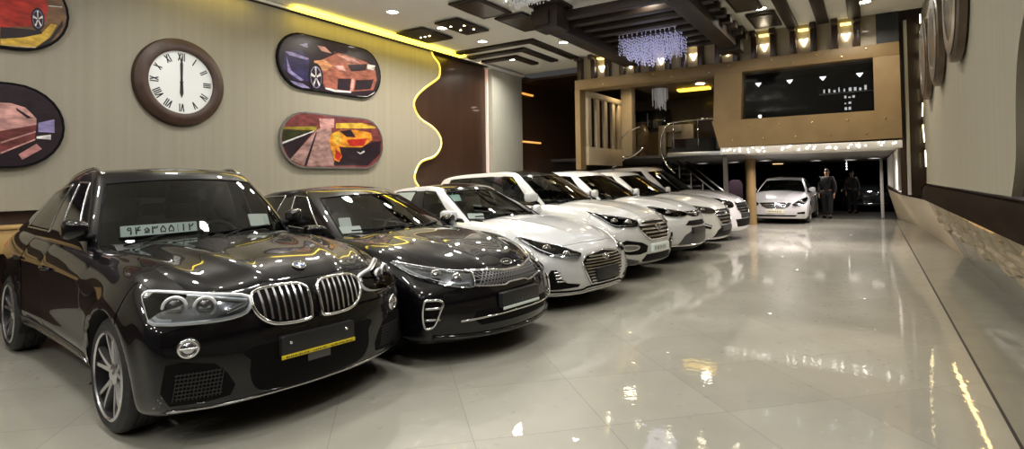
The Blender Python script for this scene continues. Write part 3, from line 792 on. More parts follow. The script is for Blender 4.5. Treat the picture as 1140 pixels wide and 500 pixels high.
def OPT(K):
    R = K.root
    lamp3(K, [(1.60, -.845, .822), (1.70, -.821, .818), (1.87, -.73, .787), (2.03, -.59, .752), (2.15, -.43, .735), (2.18, -.43, .70), (2.231, -.461, .634), (2.217, -.524, .619), (2.104, -.696, .649), (1.973, -.774, .692), (1.83, -.844, .742)], .62,
          [((2.00, -.69, .715), .045), ((2.12, -.57, .685), .042)], [([(1.68, -.83, .80), (1.85, -.80, .74), (2.0, -.74, .69), (2.12, -.64, .655), (2.21, -.50, .645)], .010, DRL), ([(1.72, -.81, .80), (1.9, -.70, .765), (2.1, -.50, .725)], .009, HOUSING_BRIGHT)])
    g3 = sympts([(.44, .735), (.45, .68), (.47, .628), (.27, .605), (.16, .598), (.10, .622)][::1])
    o = [(-.44, .735), (-.2, .720), (-.10, .708), (.10, .708), (.2, .720), (.44, .735), (.47, .628), (.27, .605), (.16, .598), (.10, .615), (-.10, .615), (-.16, .598), (-.27, .605), (-.47, .628)]
    g = K.patch('grille', o, PLASTIC, off=.006, thick=.04)
    K.line('grille_surround', o, SATIN, .009, off=.012, closed=True, parent=g)
    K.line('grille_top_trim', [(-.46, .742), (-.2, .727), (-.1, .716), (.1, .716), (.2, .727), (.46, .742)], CHROME, .011, off=.014, parent=g)
    bm = B()
    for k in range(-13, 14):
        for d in (-1, 1):
            u = .034 * k; a_, b_ = (u - .055 * d, .612), (u + .055 * d, .722)
            if max(abs(a_[0]), abs(b_[0])) < .46: K.bar(bm, a_, b_, .005, off=.012, n=4)
    for k in range(1, 4): K.bar(bm, (-.44, .605 + .030 * k), (.44, .605 + .030 * k), .004, off=.012, n=10)
    obj('honeycomb_mesh', bm, MESH_GREY, g, 40, True)
    p, n = K.hit(0, .765); M = Matrix.Translation(p + n * .01) @ Vector(n).to_track_quat('Z', 'Y').to_matrix().to_4x4()
    bm = B(); tube(bm, [M @ Vector((.068 * math.cos(t), .034 * math.sin(t), 0)) for t in [2 * PI * k / 28 for k in range(28)]], .0045, 6, closed=True)
    for st in ([(-.042, -.015), (-.042, .015)], [(-.022, .015), (-.040, 0), (-.020, -.015)], [(-.006, -.015), (-.006, .015)], [(.008, -.015), (.024, .016), (.040, -.015)]):
        tube(bm, [M @ Vector((u, v, 0)) for u, v in st], .0032, 5)
    obj('badge', bm, CHROME, R)
    for sg in sides():
        a = .80 * sg; P3 = lambda Q: K.uv([(x, -y * sg, z) for x, y, z in Q], a)
        o = smooth_poly(P3([(2.047, -.873, .530), (2.09, -.83, .540), (2.134, -.777, .535), (2.150, -.763, .505), (2.144, -.785, .458), (2.12, -.825, .35), (2.09, -.852, .318), (2.05, -.869, .325), (2.034, -.880, .42)]), 3)
        f = K.patch('fog_light', o, PLASTIC, a=a, off=.004, thick=.03)
        bm = B(); tube(bm, K.pts(o, a, .012), .012, 8, closed=True); obj('fog_light_frame', bm, CHROME, f)
        u1, u2 = min(p[0] for p in o) + .02, max(p[0] for p in o) - .02
        for z in (.475, .385):
            bm = B(); K.bar(bm, (u1, z), (u2, z), .016, a, off=.016, thick=.02); obj('fog_light_bar', bm, SATIN, f)
    lo = [(-.48, .425), (.48, .425), (.52, .36), (.44, .30), (-.44, .30), (-.52, .36)]
    K.patch('lower_intake', lo, PLASTIC, off=.005, thick=.03)
    K.line('lower_trim', smooth_poly([(-.62, .352), (-.3, .366), (0, .372), (.3, .366), (.62, .352)], 4, False), CHROME, .009, off=.010)
    K.line('splitter_lip', smooth_poly([(-.80, .235), (-.4, .215), (0, .21), (.4, .215), (.80, .235)], 4, False), GLOSS_BLACK, .022, off=.006)
    pl = K.plate(.415, .545, .02); px = pl['px']
    bm = B(); box(bm, (px - .004, -.255, .400), (px + .007, .255, .424), .002); obj('plate_strip', bm, PLATE_WHITE, pl)
    for q in range(5):
        bm = B(); box(bm, (px - .002, -.10 + .045 * q, .442), (px + .004, -.08 + .045 * q, .462), .002); obj('plate_clip', bm, GREY_PLASTIC, pl)
    K.mirrors(.52, 1.03); K.wipers(); K.handles([(-.22, .84), (-1.15, .86)])
def SON(K):
    R = K.root
    lamp3(K, [(1.63, -.835, .828), (1.725, -.792, .826), (1.886, -.721, .782), (2.044, -.583, .744), (2.192, -.468, .678), (2.24, -.39, .645), (2.25, -.46, .590), (2.19, -.61, .600), (2.013, -.798, .660), (1.844, -.836, .738)], .62,
          [((1.99, -.72, .705), .045), ((2.14, -.56, .64), .042)], [([(1.69, -.82, .80), (1.84, -.81, .745), (2.0, -.77, .68), (2.17, -.62, .615), (2.24, -.46, .61)], .011, DRL), ([(1.75, -.79, .80), (1.95, -.66, .755), (2.15, -.48, .675)], .007, HOUSING_BRIGHT)])
    o = [(-.42, .55), (-.34, .615), (0, .655), (.34, .615), (.42, .55), (.375, .40), (.31, .285), (-.31, .285), (-.375, .40)]
    g = K.patch('grille', o, PLASTIC, off=.006, thick=.04)
    K.line('grille_surround', o, CHROME, .011, off=.012, closed=True, parent=g)
    for z, h in ((.60, .30), (.565, .36), (.53, .39), (.495, .385), (.46, .37), (.425, .36), (.39, .345), (.355, .32), (.32, .305)):
        slat(K, g, h, z, .017, SATIN)
    letter_h(K, 0, .575, .062, .034)
    pl = K.plate(.315, .465, .026, w=.46)
    for sg in sides():
        a = .55 * sg; P3 = lambda Q: K.uv([(x, -y * sg, z) for x, y, z in Q], a)
        o = P3([(2.05, -.86, .262), (2.115, -.832, .447), (2.13, -.81, .484), (2.164, -.746, .481), (2.196, -.707, .375), (2.229, -.634, .325), (2.287, -.47, .298), (2.275, -.49, .268), (2.172, -.729, .258)])
        f = K.patch('fog_light', o, PLASTIC, a=a, off=.005, thick=.03)
        for k in range(4):
            q = P3([(2.15, -.785 + .012 * k, .455 - .035 * k), (2.18, -.715 + .02 * k, .455 - .035 * k)])
            bm = B(); K.bar(bm, q[0], q[1], .016, a, off=.014, thick=.02, n=3); obj('fog_light_bar', bm, SATIN, f)
    K.line('lower_trim', smooth_poly([(-.82, .235), (-.6, .225), (-.42, .228), (-.30, .255), (.30, .255), (.42, .228), (.6, .225), (.82, .235)], 3, False), PLASTIC, .012, off=.002)
    K.line('splitter_lip', smooth_poly([(-.82, .185), (-.4, .185), (-.28, .21), (.28, .21), (.4, .185), (.82, .185)], 3, False), CHROME, .012, off=.006)
    K.mirrors(.50, 1.05); K.wipers(); K.handles([(-.22, .84), (-1.15, .86)])
def SAN(K):
    R = K.root
    lamp3(K, [(1.48, -.815, 1.022), (1.70, -.766, .98), (1.93, -.584, .938), (2.105, -.40, .88), (2.13, -.48, .80), (2.05, -.668, .797), (1.957, -.79, .806), (1.79, -.82, .89)], .62,
          [((1.93, -.74, .872), .05), ((2.05, -.57, .85), .05)], [([(1.60, -.82, .99), (1.8, -.82, .90), (1.96, -.77, .82), (2.1, -.55, .815)], .011, DRL), ([(1.6, -.80, 1.0), (1.8, -.68, .955), (2.05, -.45, .895)], .009, HOUSING_BRIGHT)])
    o = [(-.46, .815), (-.30, .862), (0, .875), (.30, .862), (.46, .815), (.45, .75), (.34, .645), (.25, .595), (-.25, .595), (-.34, .645), (-.45, .75)]
    g = K.patch('grille', o, PLASTIC, off=.006, thick=.04)
    K.line('grille_surround', o, CHROME, .012, off=.012, closed=True, parent=g)
    for z, h in ((.815, .42), (.755, .41), (.70, .36), (.645, .30)): slat(K, g, h, z, .026, SATIN)
    letter_h(K, 0, .765, .075, .042)
    for sg in sides():
        a = .50 * sg; P3 = lambda Q: K.uv([(x, -y * sg, z) for x, y, z in Q], a)
        o = P3([(2.06, -.80, .578), (2.11, -.72, .612), (2.217, -.45, .565), (2.25, -.33, .51), (2.24, -.36, .42), (2.19, -.50, .392), (2.126, -.689, .40), (2.071, -.80, .435)])
        f = K.patch('fog_light', o, PLASTIC, a=a, off=.005, thick=.03)
        q = smooth_poly(P3([(2.10, -.76, .54), (2.18, -.58, .53), (2.20, -.52, .51), (2.18, -.57, .47), (2.10, -.75, .465)]), 3)
        K.patch('fog_lamp_lens', q, HOUSING_BRIGHT, a=a, off=.018, thick=.02, parent=f)
        bm = B(); tube(bm, K.pts(q, a, .022), .010, 6, closed=True); obj('fog_light_frame', bm, CHROME, f)
    K.patch('lower_intake', [(-.36, .385), (.36, .385), (.44, .30), (.40, .275), (-.40, .275), (-.44, .30)], PLASTIC, off=.005, thick=.03)
    K.patch('skid_plate', [(-.52, .275), (-.40, .268), (.40, .268), (.52, .275), (.44, .22), (-.44, .22)], SATIN, off=.012, thick=.03)
    for sg in sides():
        a = .6 * sg
        K.patch('bumper_corner', K.uv([(1.85, .92 * sg, .37), (2.1, .72 * sg, .35), (2.2, .50 * sg, .30), (2.2, .5 * sg, .225), (2.05, .75 * sg, .225), (1.85, .92 * sg, .24)], a), GREY_PLASTIC, a=a, off=.004, thick=.03)
    pl = K.plate(.405, .53, .026, m=PLATE_WHITE); px = pl['px']
    bm = B(); u = -.21
    for wd, hh in ((.04, .06), (.03, .05), (.045, .06), (.03, .065), (.03, .05), (.035, .06), (.02, .06), (.03, .055)):
        box(bm, (px - .001, u, .467 - hh / 2), (px + .0015, u + wd * .55, .467 + hh / 2)); u += wd + .014
    obj('plate_lettering', bm, INK, pl)
    K.mirrors(.50, 1.235); K.wipers(); K.handles([(-.22, .95), (-1.05, .97)])
def RAV(K):
    lamp3(K, [(1.60, -.79, 1.005), (1.785, -.70, .985), (1.945, -.57, .95), (2.09, -.36, .905), (2.14, -.28, .85), (2.09, -.52, .82), (1.95, -.75, .845), (1.80, -.80, .92)], .6,
          [((1.97, -.67, .88), .045)], [([(1.72, -.79, .96), (1.95, -.74, .86), (2.08, -.5, .835)], .010, DRL)])
    K.patch('upper_grille', [(-.36, .90), (-.15, .905), (.15, .905), (.36, .90), (.30, .845), (.12, .80), (-.12, .80), (-.30, .845)], PLASTIC, off=.006, thick=.03)
    K.line('grille_top_trim', [(-.42, .895), (-.2, .875), (0, .86), (.2, .875), (.42, .895)], CHROME, .010, off=.016)
    p, n = K.hit(0, .855); M = Matrix.Translation(p + n * .02) @ Vector(n).to_track_quat('Z', 'Y').to_matrix().to_4x4()
    bm = B()
    for rx, ry, cy in ((.065, .045, 0), (.026, .043, 0), (.045, .018, .022)): tube(bm, [M @ Vector((rx * math.cos(t), cy + ry * math.sin(t), 0)) for t in [2 * PI * k / 20 for k in range(20)]], .006, 6, closed=True)
    obj('badge', bm, CHROME, K.root)
    K.patch('middle_grille', [(-.42, .665), (-.30, .74), (.30, .74), (.42, .665), (.2, .648), (-.2, .648)], PLASTIC, off=.006, thick=.03)
    K.patch('lower_grille', [(-.62, .335), (-.46, .49), (-.22, .575), (.22, .575), (.46, .49), (.62, .335), (.3, .325), (-.3, .325)], GREY_PLASTIC, off=.006, thick=.03)
    K.line('lower_trim', smooth_poly([(-.82, .33), (-.6, .315), (0, .305), (.6, .315), (.82, .33)], 4, False), CHROME, .014, off=.010)
    K.patch('bumper_skirt', smooth_poly([(-.8, .305), (0, .29), (.8, .305), (.75, .235), (0, .225), (-.75, .235)], 1), PLASTIC, off=.006, thick=.02)
    K.plate(.50, .62, .03)
    for sg in sides():
        a = .5 * sg
        K.patch('fog_light', K.uv([(2.05, .80 * sg, .56), (2.10, .76 * sg, .57), (2.10, .75 * sg, .44), (2.06, .80 * sg, .43)], a), PLASTIC, a=a, off=.006, thick=.03)
    K.mirrors(.50, 1.22); K.wipers(); K.handles([(-.22, .95), (-1.05, .97)])
def TUC(K):
    lamp3(K, [(1.70, -.815, .945), (1.87, -.70, .92), (2.065, -.47, .88), (2.12, -.38, .83), (2.12, -.45, .775), (2.04, -.66, .772), (1.907, -.807, .82)], .6,
          [((1.98, -.68, .835), .045)], [([(1.78, -.80, .90), (1.95, -.76, .81), (2.1, -.5, .79)], .010, DRL)])
    o = [(-.42, .78), (-.32, .845), (.32, .845), (.42, .78), (.37, .66), (.26, .53), (-.26, .53), (-.37, .66)]
    g = K.patch('grille', o, PLASTIC, off=.006, thick=.03)
    K.line('grille_surround', o, CHROME, .012, off=.012, closed=True, parent=g)
    for z, h in ((.80, .38), (.73, .39), (.66, .35), (.59, .30)): slat(K, g, h, z, .022, SATIN)
    letter_h(K, 0, .765, .065, .038)
    for sg in sides():
        a = .5 * sg; P3 = lambda Q: K.uv([(x, -y * sg, z) for x, y, z in Q], a)
        f = K.patch('fog_light', P3([(2.017, -.812, .60), (2.142, -.554, .52), (2.123, -.60, .45), (2.029, -.80, .495)]), PLASTIC, a=a, off=.005, thick=.03)
        K.line('fog_light_bar', P3([(2.03, -.80, .56), (2.13, -.58, .50)]), DRL, .010, a, .012, parent=f)
    K.patch('lower_intake', [(-.50, .27), (-.38, .42), (-.25, .47), (.25, .47), (.38, .42), (.50, .27)], PLASTIC, off=.005, thick=.03)
    K.plate(.40, .51, .026)
    K.line('splitter_lip', smooth_poly([(-.75, .25), (0, .235), (.75, .25)], 4, False), SATIN, .014, off=.006)
    K.mirrors(.50, 1.22); K.wipers(); K.handles([(-.22, .95), (-1.05, .97)])
def FAR(K):
    lamp3(K, [(1.55, -.80, 1.02), (1.78, -.72, 1.02), (2.0, -.50, .96), (2.08, -.43, .90), (2.10, -.50, .80), (2.0, -.70, .80), (1.80, -.81, .86)], .6, [((1.95, -.68, .89), .055)], None, base=HOUSING_BRIGHT)
    o = [(-.38, .90), (.38, .90), (.40, .74), (.30, .66), (-.30, .66), (-.40, .74)]
    g = K.patch('grille', o, PLASTIC, off=.006, thick=.03); K.line('grille_surround', o, CHROME, .014, off=.012, closed=True, parent=g)
    for z, h in ((.84, .36), (.78, .38), (.72, .35)): slat(K, g, h, z, .022, SATIN)
    for sg in sides():
        a = .6 * sg
        K.patch('fog_light', smooth_poly(K.uv([(2.0, .85 * sg, .64), (2.08, .74 * sg, .65), (2.07, .76 * sg, .51), (2.01, .85 * sg, .50)], a), 3), PLASTIC, a=a, off=.005, thick=.03)
    K.patch('lower_intake', [(-.5, .52), (.5, .52), (.42, .34), (-.42, .34)], PLASTIC, off=.005, thick=.03)
    K.plate(.54, .65, .02)
    K.mirrors(.50, 1.24); K.wipers()
ROW = dict(coupe=(-5.264, 2.60, -.1036), optima=(-5.0, 4.50, -.107), sonata=(-5.03, 6.70, -.165), santafe=(-4.97, 8.72, -.15), rav=(-4.87, 10.68, -.13), tucson=(-4.78, 12.61, -.13), far=(-4.78, 14.55, -.13))
# ---------------------------------------------------------------- the showroom
CZ = 4.45
BEIGE_WALL = mat('striped_wallpaper', (.42, .37, .28), .75)
def wallpaper():
    n, l, b = nodes_of(BEIGE_WALL)
    tc = n.new('ShaderNodeTexCoord'); sp = n.new('ShaderNodeSeparateXYZ'); l.new(tc.outputs['Object'], sp.inputs[0])
    nz = n.new('ShaderNodeTexNoise'); nz.noise_dimensions = '1D'; nz.inputs['Scale'].default_value = 9; nz.inputs['Detail'].default_value = 3
    l.new(sp.outputs['Y'], nz.inputs['W'])
    n2 = n.new('ShaderNodeTexNoise'); n2.inputs['Scale'].default_value = 120; l.new(tc.outputs['Object'], n2.inputs['Vector'])
    rp = n.new('ShaderNodeValToRGB'); e = rp.color_ramp.elements
    e[0].position, e[0].color = .30, (.325, .297, .225, 1); e[1].position, e[1].color = .70, (.35, .322, .247, 1)
    mx = n.new('ShaderNodeMixRGB'); mx.blend_type = 'MULTIPLY'; mx.inputs[0].default_value = .25
    l.new(nz.outputs[0], rp.inputs[0]); l.new(rp.outputs[0], mx.inputs[1]); l.new(n2.outputs[0], mx.inputs[2]); l.new(mx.outputs[0], b.inputs['Base Color'])
wallpaper()
BROWN = noise_mat('dark_brown_panelling', (.032, .015, .009), (.050, .024, .014), 5, .32, .2, stretch=(1, 1, .15))
WOOD_DARK = noise_mat('wenge_ceiling_wood', (.012, .0075, .0048), (.021, .0135, .0085), 7, .5, stretch=(1, .2, 1)); WOOD_DARK.node_tree.nodes['Principled BSDF'].inputs['Specular IOR Level'].default_value = .25
LEDGE = noise_mat('dark_ledge_wood', (.013, .008, .005), (.022, .014, .009), 7, .75, stretch=(1, .2, 1)); LEDGE.node_tree.nodes['Principled BSDF'].inputs['Specular IOR Level'].default_value = .02
CEIL = noise_mat('ceiling_paint', (.72, .70, .63), (.75, .73, .66), 2, .7)
TAN = noise_mat('tan_cladding', (.185, .118, .046), (.22, .145, .06), 3, .55, 0)
BEIGE = noise_mat('beige_cladding', (.46, .38, .25), (.52, .43, .29), 3, .4, .2)
WHITE_TRIM = mat('white_trim', (.70, .69, .66), .4)
LED_Y = emit_mat('yellow_cove_light', (1.0, .74, .03), 9)
LED_EDGE = emit_mat('yellow_edge_light', (1.0, .72, .04), 1.5)
LED_W = emit_mat('warm_white_strip', (1.0, .80, .42), 6)
LED_R = emit_mat('pink_edge_light', (.9, .35, .28), .35)
BULB = emit_mat('downlight_lens', (1.0, .93, .80), 38)
BULB_WARM = emit_mat('warm_lamp_lens', (1.0, .78, .42), 20)
BULB_V = emit_mat('fan_lamp_lens', (1.0, .88, .66), 11)
CRYSTAL = mat('lilac_crystal', (.62, .62, .80), .05, emit=(.58, .57, .96), estr=.30)
CRYSTAL_W = mat('clear_crystal', (.6, .6, .62), .05, emit=(1, .95, .9), estr=.12)
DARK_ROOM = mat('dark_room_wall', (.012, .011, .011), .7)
DARK_GLASS = mat('dark_window_glass', (.006, .006, .008), .04, coat=.4)
BLACK_MATT = mat('matt_black', (.008, .008, .008), .6)
BRASS = mat('brass_stud', (.7, .5, .22), .25, 1.0)
STEEL = mat('brushed_steel', (.5, .5, .5), .3, 1.0)
STONE = noise_mat('rough_split_stone', (.20, .165, .115), (.40, .34, .24), 4, .75, bump=.5, stretch=(1, 1, 2.2), detail=6)
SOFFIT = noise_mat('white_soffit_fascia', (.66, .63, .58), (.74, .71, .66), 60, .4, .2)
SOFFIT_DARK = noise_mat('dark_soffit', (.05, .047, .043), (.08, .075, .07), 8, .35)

def tile_floor():
    m = mat('polished_porcelain_tile', (.42, .40, .34), .34, 0, .9, coat_rough=.022); n, l, b = nodes_of(m)
    tc = n.new('ShaderNodeTexCoord'); sp = n.new('ShaderNodeSeparateXYZ'); l.new(tc.outputs['Object'], sp.inputs[0])
    def mth(op, a, c=None):
        q = n.new('ShaderNodeMath'); q.operation = op
        for i, v in enumerate((a, c)):
            if v is None: continue
            if isinstance(v, (int, float)): q.inputs[i].default_value = v
            else: l.new(v, q.inputs[i])
        return q.outputs[0]
    s2 = 1 / math.sqrt(2); edges = []; cells = []
    for sg, off in ((1, .455), (-1, 3.25)):
        q = mth('ADD' if sg > 0 else 'SUBTRACT', sp.outputs['Y'], sp.outputs['X']); q = mth('MULTIPLY', q, s2); q = mth('SUBTRACT', q, off); q = mth('DIVIDE', q, .825)
        cells.append(mth('FLOOR', q)); f = mth('FRACT', q); d = mth('ABSOLUTE', mth('SUBTRACT', f, .5)); edges.append(mth('GREATER_THAN', d, .4978))
    seam = mth('MAXIMUM', *edges)
    cb = n.new('ShaderNodeCombineXYZ'); l.new(cells[0], cb.inputs[0]); l.new(cells[1], cb.inputs[1])
    wn = n.new('ShaderNodeTexWhiteNoise'); wn.noise_dimensions = '2D'; l.new(cb.outputs[0], wn.inputs['Vector'])
    nz = n.new('ShaderNodeTexNoise'); nz.inputs['Scale'].default_value = 1.3; nz.inputs['Detail'].default_value = 5; l.new(tc.outputs['Object'], nz.inputs['Vector'])
    rp = n.new('ShaderNodeValToRGB'); e = rp.color_ramp.elements; e[0].position, e[0].color = .3, (.35, .34, .285, 1); e[1].position, e[1].color = .7, (.42, .41, .35, 1)
    l.new(nz.outputs[0], rp.inputs[0])
    tv = n.new('ShaderNodeMixRGB'); tv.blend_type = 'MULTIPLY'; tv.inputs[0].default_value = .10; l.new(rp.outputs[0], tv.inputs[1]); l.new(wn.outputs[0], tv.inputs[2])
    mx = n.new('ShaderNodeMixRGB'); l.new(seam, mx.inputs[0]); l.new(tv.outputs[0], mx.inputs[1]); mx.inputs[2].default_value = (.20, .19, .16, 1); l.new(mx.outputs[0], b.inputs['Base Color'])
    n3 = n.new('ShaderNodeTexNoise'); n3.inputs['Scale'].default_value = 14; n3.inputs['Detail'].default_value = 3; l.new(tc.outputs['Object'], n3.inputs['Vector'])
    bp = n.new('ShaderNodeBump'); bp.inputs['Strength'].default_value = .035; bp.inputs['Distance'].default_value = .02; l.new(n3.outputs[0], bp.inputs['Height']); l.new(bp.outputs[0], b.inputs['Normal'])
    vo = n.new('ShaderNodeTexVoronoi'); vo.inputs['Scale'].default_value = 26; l.new(tc.outputs['Object'], vo.inputs['Vector'])
    sub = n.new('ShaderNodeVectorMath'); sub.operation = 'SUBTRACT'; l.new(vo.outputs['Color'], sub.inputs[0]); sub.inputs[1].default_value = (.5, .5, .5)
    sc = n.new('ShaderNodeVectorMath'); sc.operation = 'MULTIPLY'; l.new(sub.outputs[0], sc.inputs[0]); sc.inputs[1].default_value = (.22, .22, 0)
    sx = n.new('ShaderNodeSeparateXYZ'); l.new(vo.outputs['Color'], sx.inputs[0]); msk = mth('GREATER_THAN', sx.outputs['Z'], .94); dm = mth('LESS_THAN', vo.outputs['Distance'], .42); mk = mth('MULTIPLY', msk, dm)
    s3 = n.new('ShaderNodeVectorMath'); s3.operation = 'SCALE'; l.new(sc.outputs[0], s3.inputs[0]); l.new(mk, s3.inputs['Scale'])
    ad = n.new('ShaderNodeVectorMath'); ad.operation = 'ADD'; l.new(bp.outputs[0], ad.inputs[0]); l.new(s3.outputs[0], ad.inputs[1]); nm = n.new('ShaderNodeVectorMath'); nm.operation = 'NORMALIZE'; l.new(ad.outputs[0], nm.inputs[0])
    l.new(nm.outputs[0], b.inputs['Coat Normal'])
    return m
FLOOR = tile_floor()
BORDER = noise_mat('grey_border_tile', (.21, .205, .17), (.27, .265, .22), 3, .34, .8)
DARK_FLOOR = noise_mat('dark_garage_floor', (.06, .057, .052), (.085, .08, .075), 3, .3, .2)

def S(name, bm, m, parent=None, **k):
    o = obj(name, bm, m, parent, **k)
    if not parent: o['kind'] = 'structure'
    return o
def bx(lo, hi, bev=0.):
    bm = B(); box(bm, lo, hi, bev); return bm
def strip_poly(outline, x0, x1): bm = B(); prism(bm, outline, x0, x1, 'YZ'); return bm
def ribbon(path, h0, h1, w, plane='YZ'):
    """narrow band along an open path, w wide, between depths h0 and h1"""
    bm = B(); n = len(path); P = [Vector((a, b)) for a, b in path]; L, R = [], []
    for i in range(n):
        t = (P[min(i + 1, n - 1)] - P[max(i - 1, 0)]).normalized(); nn = Vector((-t.y, t.x)) * w / 2; L.append(P[i] + nn); R.append(P[i] - nn)
    for i in range(n - 1):
        q = [L[i], L[i + 1], R[i + 1], R[i]]
        lo = [bm.verts.new((h0, p.x, p.y)) for p in q]; hi = [bm.verts.new((h1, p.x, p.y)) for p in q]
        bm.faces.new(lo[::-1]); bm.faces.new(hi)
        for a in range(4): bm.faces.new((lo[a], lo[(a + 1) % 4], hi[(a + 1) % 4], hi[a]))
    bmesh.ops.remove_doubles(bm, verts=bm.verts, dist=1e-5); bmesh.ops.recalc_face_normals(bm, faces=bm.faces); return bm

def room():
    S('floor', bx((-8.4, -6, -.12), (.655, 22.5, 0)), FLOOR)
    S('trim_floor_border', bx((.675, -6, -.12), (1.6, 22.5, 0)), BORDER)
    S('trim_floor_joint', bx((.655, -6, -.12), (.675, 22.5, -.002)), BLACK_MATT)
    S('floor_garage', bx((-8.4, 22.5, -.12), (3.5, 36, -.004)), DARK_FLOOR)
    S('ceiling', bx((-8.4, -6, CZ), (1.6, 12.15, CZ + .1)), CEIL)
    S('ceiling_corner', bx((-8.4, 12.15, CZ), (-5.95, 13.2, CZ + .1)), CEIL)
    S('wall_left', bx((-8.4, -6, 0), (-8.2, 13.05, CZ)), BROWN)
    edge = [(9.37, CZ - .02), (9.45, 4.3), (9.64, 4.15), (9.66, 3.95), (9.57, 3.81), (9.18, 3.57), (8.89, 3.34), (8.80, 3.13), (8.99, 2.87), (9.4, 2.71), (9.64, 2.52), (9.67, 2.3), (9.45, 2.07), (9.03, 1.95), (8.84, 1.75), (8.80, 1.55), (9.0, 1.35), (9.4, 1.25)]
    edge = smooth_poly(edge, 3, False)
    S('wall_left_wallpaper', strip_poly([(-6, 1.25), (-6, CZ - .02)] + edge, -8.2, -8.12), BEIGE_WALL, recalc=True)
    tag(obj('edge_light', ribbon([(a + .02, b) for a, b in edge], -8.19, -8.115, .05), LED_EDGE), 'yellow light strip along the scalloped edge of the left wallpaper panel', 'light strip')
    S('trim_left_cornice', bx((-8.2, -6, CZ - .06), (-8.06, 13.05, CZ - .02), .005), WOOD_DARK)
    S('trim_left_cove', bx((-8.06, -6, CZ - .05), (-8.02, 13.05, CZ - .015)), WHITE_TRIM)
    tag(obj('cove_light', bx((-8.02, 5.75, CZ - .05), (-7.84, 10.3, CZ - .012), .005), LED_Y), 'long yellow cove light where the left wall meets the ceiling', 'light strip')
    tag(obj('cove_light', bx((-8.0, 3.7, CZ - .035), (-7.90, 5.1, CZ - .012), .005), LED_Y), 'short yellow cove light near the upper left of the wall with the clock', 'light strip')
    S('column_pale', bx((-8.25, 11.62, 0), (-8.02, 13.05, CZ - .10), .01), noise_mat('pale_column_paper', (.36, .36, .315), (.41, .41, .36), 9, .6, stretch=(1, 4, .2)))
    S('trim_column_cap', bx((-8.25, 11.5, CZ - .10), (-7.96, 13.10, CZ - .03), .01), WHITE_TRIM)
    tag(obj('edge_light', bx((-8.205, 11.55, 0), (-8.14, 11.60, CZ - .10)), LED_R), 'thin pink light line beside the pale column on the left wall', 'light strip')
    # right side
    S('wall_right', bx((.91, -6, 1.30), (1.6, 13.0, CZ)), BROWN)
    re = smooth_poly([(12.55, CZ - .02), (12.6, 4.2), (12.75, 3.9), (12.55, 3.5), (12.4, 3.1), (12.6, 2.8), (12.75, 2.5), (12.5, 2.1), (12.3, 1.75), (12.4, 1.34)], 4, False)
    le = smooth_poly([(5.3, 1.34), (5.12, 1.6), (5.06, 2.0), (4.95, 2.3), (4.7, 2.55), (4.3, 2.8), (4.1, 3.2), (4.3, 3.6), (4.8, 4.0), (4.9, CZ - .02)], 4, False)
    S('wall_right_wallpaper', strip_poly(re + le, .85, .91), BEIGE_WALL, recalc=True)
    SEG = ['topmost', 'second from top', 'third from top', 'fourth from top', 'fifth from top', 'sixth from top', 'seventh from top', 'eighth from top', 'ninth from top']
    for i in range(0, len(re) - 3, 5):
        tag(obj('edge_light', ribbon(re[i:i + 4], .835, .86, .05), LED_W), SEG[i // 5] + ' warm white light segment on the far scalloped edge of the right wall', 'light strip', 'light segments on the right wall')
    S('wall_right_return', bx((.50, 13.0, 1.12), (1.6, 13.15, CZ + .2)), BROWN)
    S('wall_right_far', bx((.50, 13.15, 1.12), (.75, 23, 2.3)), BROWN)
    S('trim_right_post', bx((.60, 12.93, 1.12), (.655, 13.0, CZ), .005), WHITE_TRIM)
    for y0, y1 in ((13.6, 15.6), (16.6, 21.0)):
        S('trim_right_panel', bx((.47, y0, 1.18), (.50, y1, 2.02), .01), WHITE_TRIM)
    prof = [(.80, 1.05), (.80, 1.24), (.84, 1.30), (1.5, 1.30), (1.5, 1.02), (.92, 1.02), (.92, 1.10), (.83, 1.10), (.83, 1.05)]
    bm = B(); prism(bm, prof, -6, 13.0, 'XZ'); S('trim_right_ledge', bm, LEDGE, recalc=True)
    def loft(secs):
        bm = B(); R_ = [[bm.verts.new((x, y, z)) for x, z in q] for y, q in secs]; n = len(R_[0])
        for a, b in zip(R_, R_[1:]):
            for k in range(n): bm.faces.new((a[k], a[(k + 1) % n], b[(k + 1) % n], b[k]))
        bm.faces.new(R_[0]); bm.faces.new(R_[-1][::-1]); bmesh.ops.recalc_face_normals(bm, faces=bm.faces); return bm
    S('trim_right_far_ledge', loft([(y, [(x, 1.03), (x, 1.12), (1.3, 1.12), (1.3, 1.03)]) for y, x in ((13.0, .82), (16, .60), (23, .47))]), LEDGE)
    bm = B(); prism(bm, [(1.165, .50), (1.40, 0), (1.6, 0), (1.6, .50)], -6, 13.0, 'XZ'); S('wall_right_base', bm, BORDER, recalc=True)
    bm = B(); r = random.Random(21); ny, nz = 260, 24; hs = {}; G = []
    for i in range(ny + 1):
        row = []
        for j in range(nz + 1):
            y, t_ = 2 + 11.0 * i / ny, j / nz; k = min(4, int(t_ * 5)); key = (k, int((y + .37 * k) / (.42 + .07 * (k % 3))))
            d = hs.setdefault(key, r.uniform(-.005, .055)); edge_ = .0 if (t_ * 5) % 1 < .14 else 1
            d = d * edge_ + r.uniform(0, .012)
            row.append(bm.verts.new((1.165 - .235 * t_ - d * .9, y, .50 + .52 * t_ - d * .4)))
        G.append(row)
    for a, b_ in zip(G, G[1:]):
        for k in range(nz): bm.faces.new((a[k], a[k + 1], b_[k + 1], b_[k]))
    S('wall_right_stone', bm, STONE, smooth=25, recalc=True)
    S('wall_right_stone_core', bx((1.2, -6, .50), (1.6, 13.0, 1.02)), BORDER)
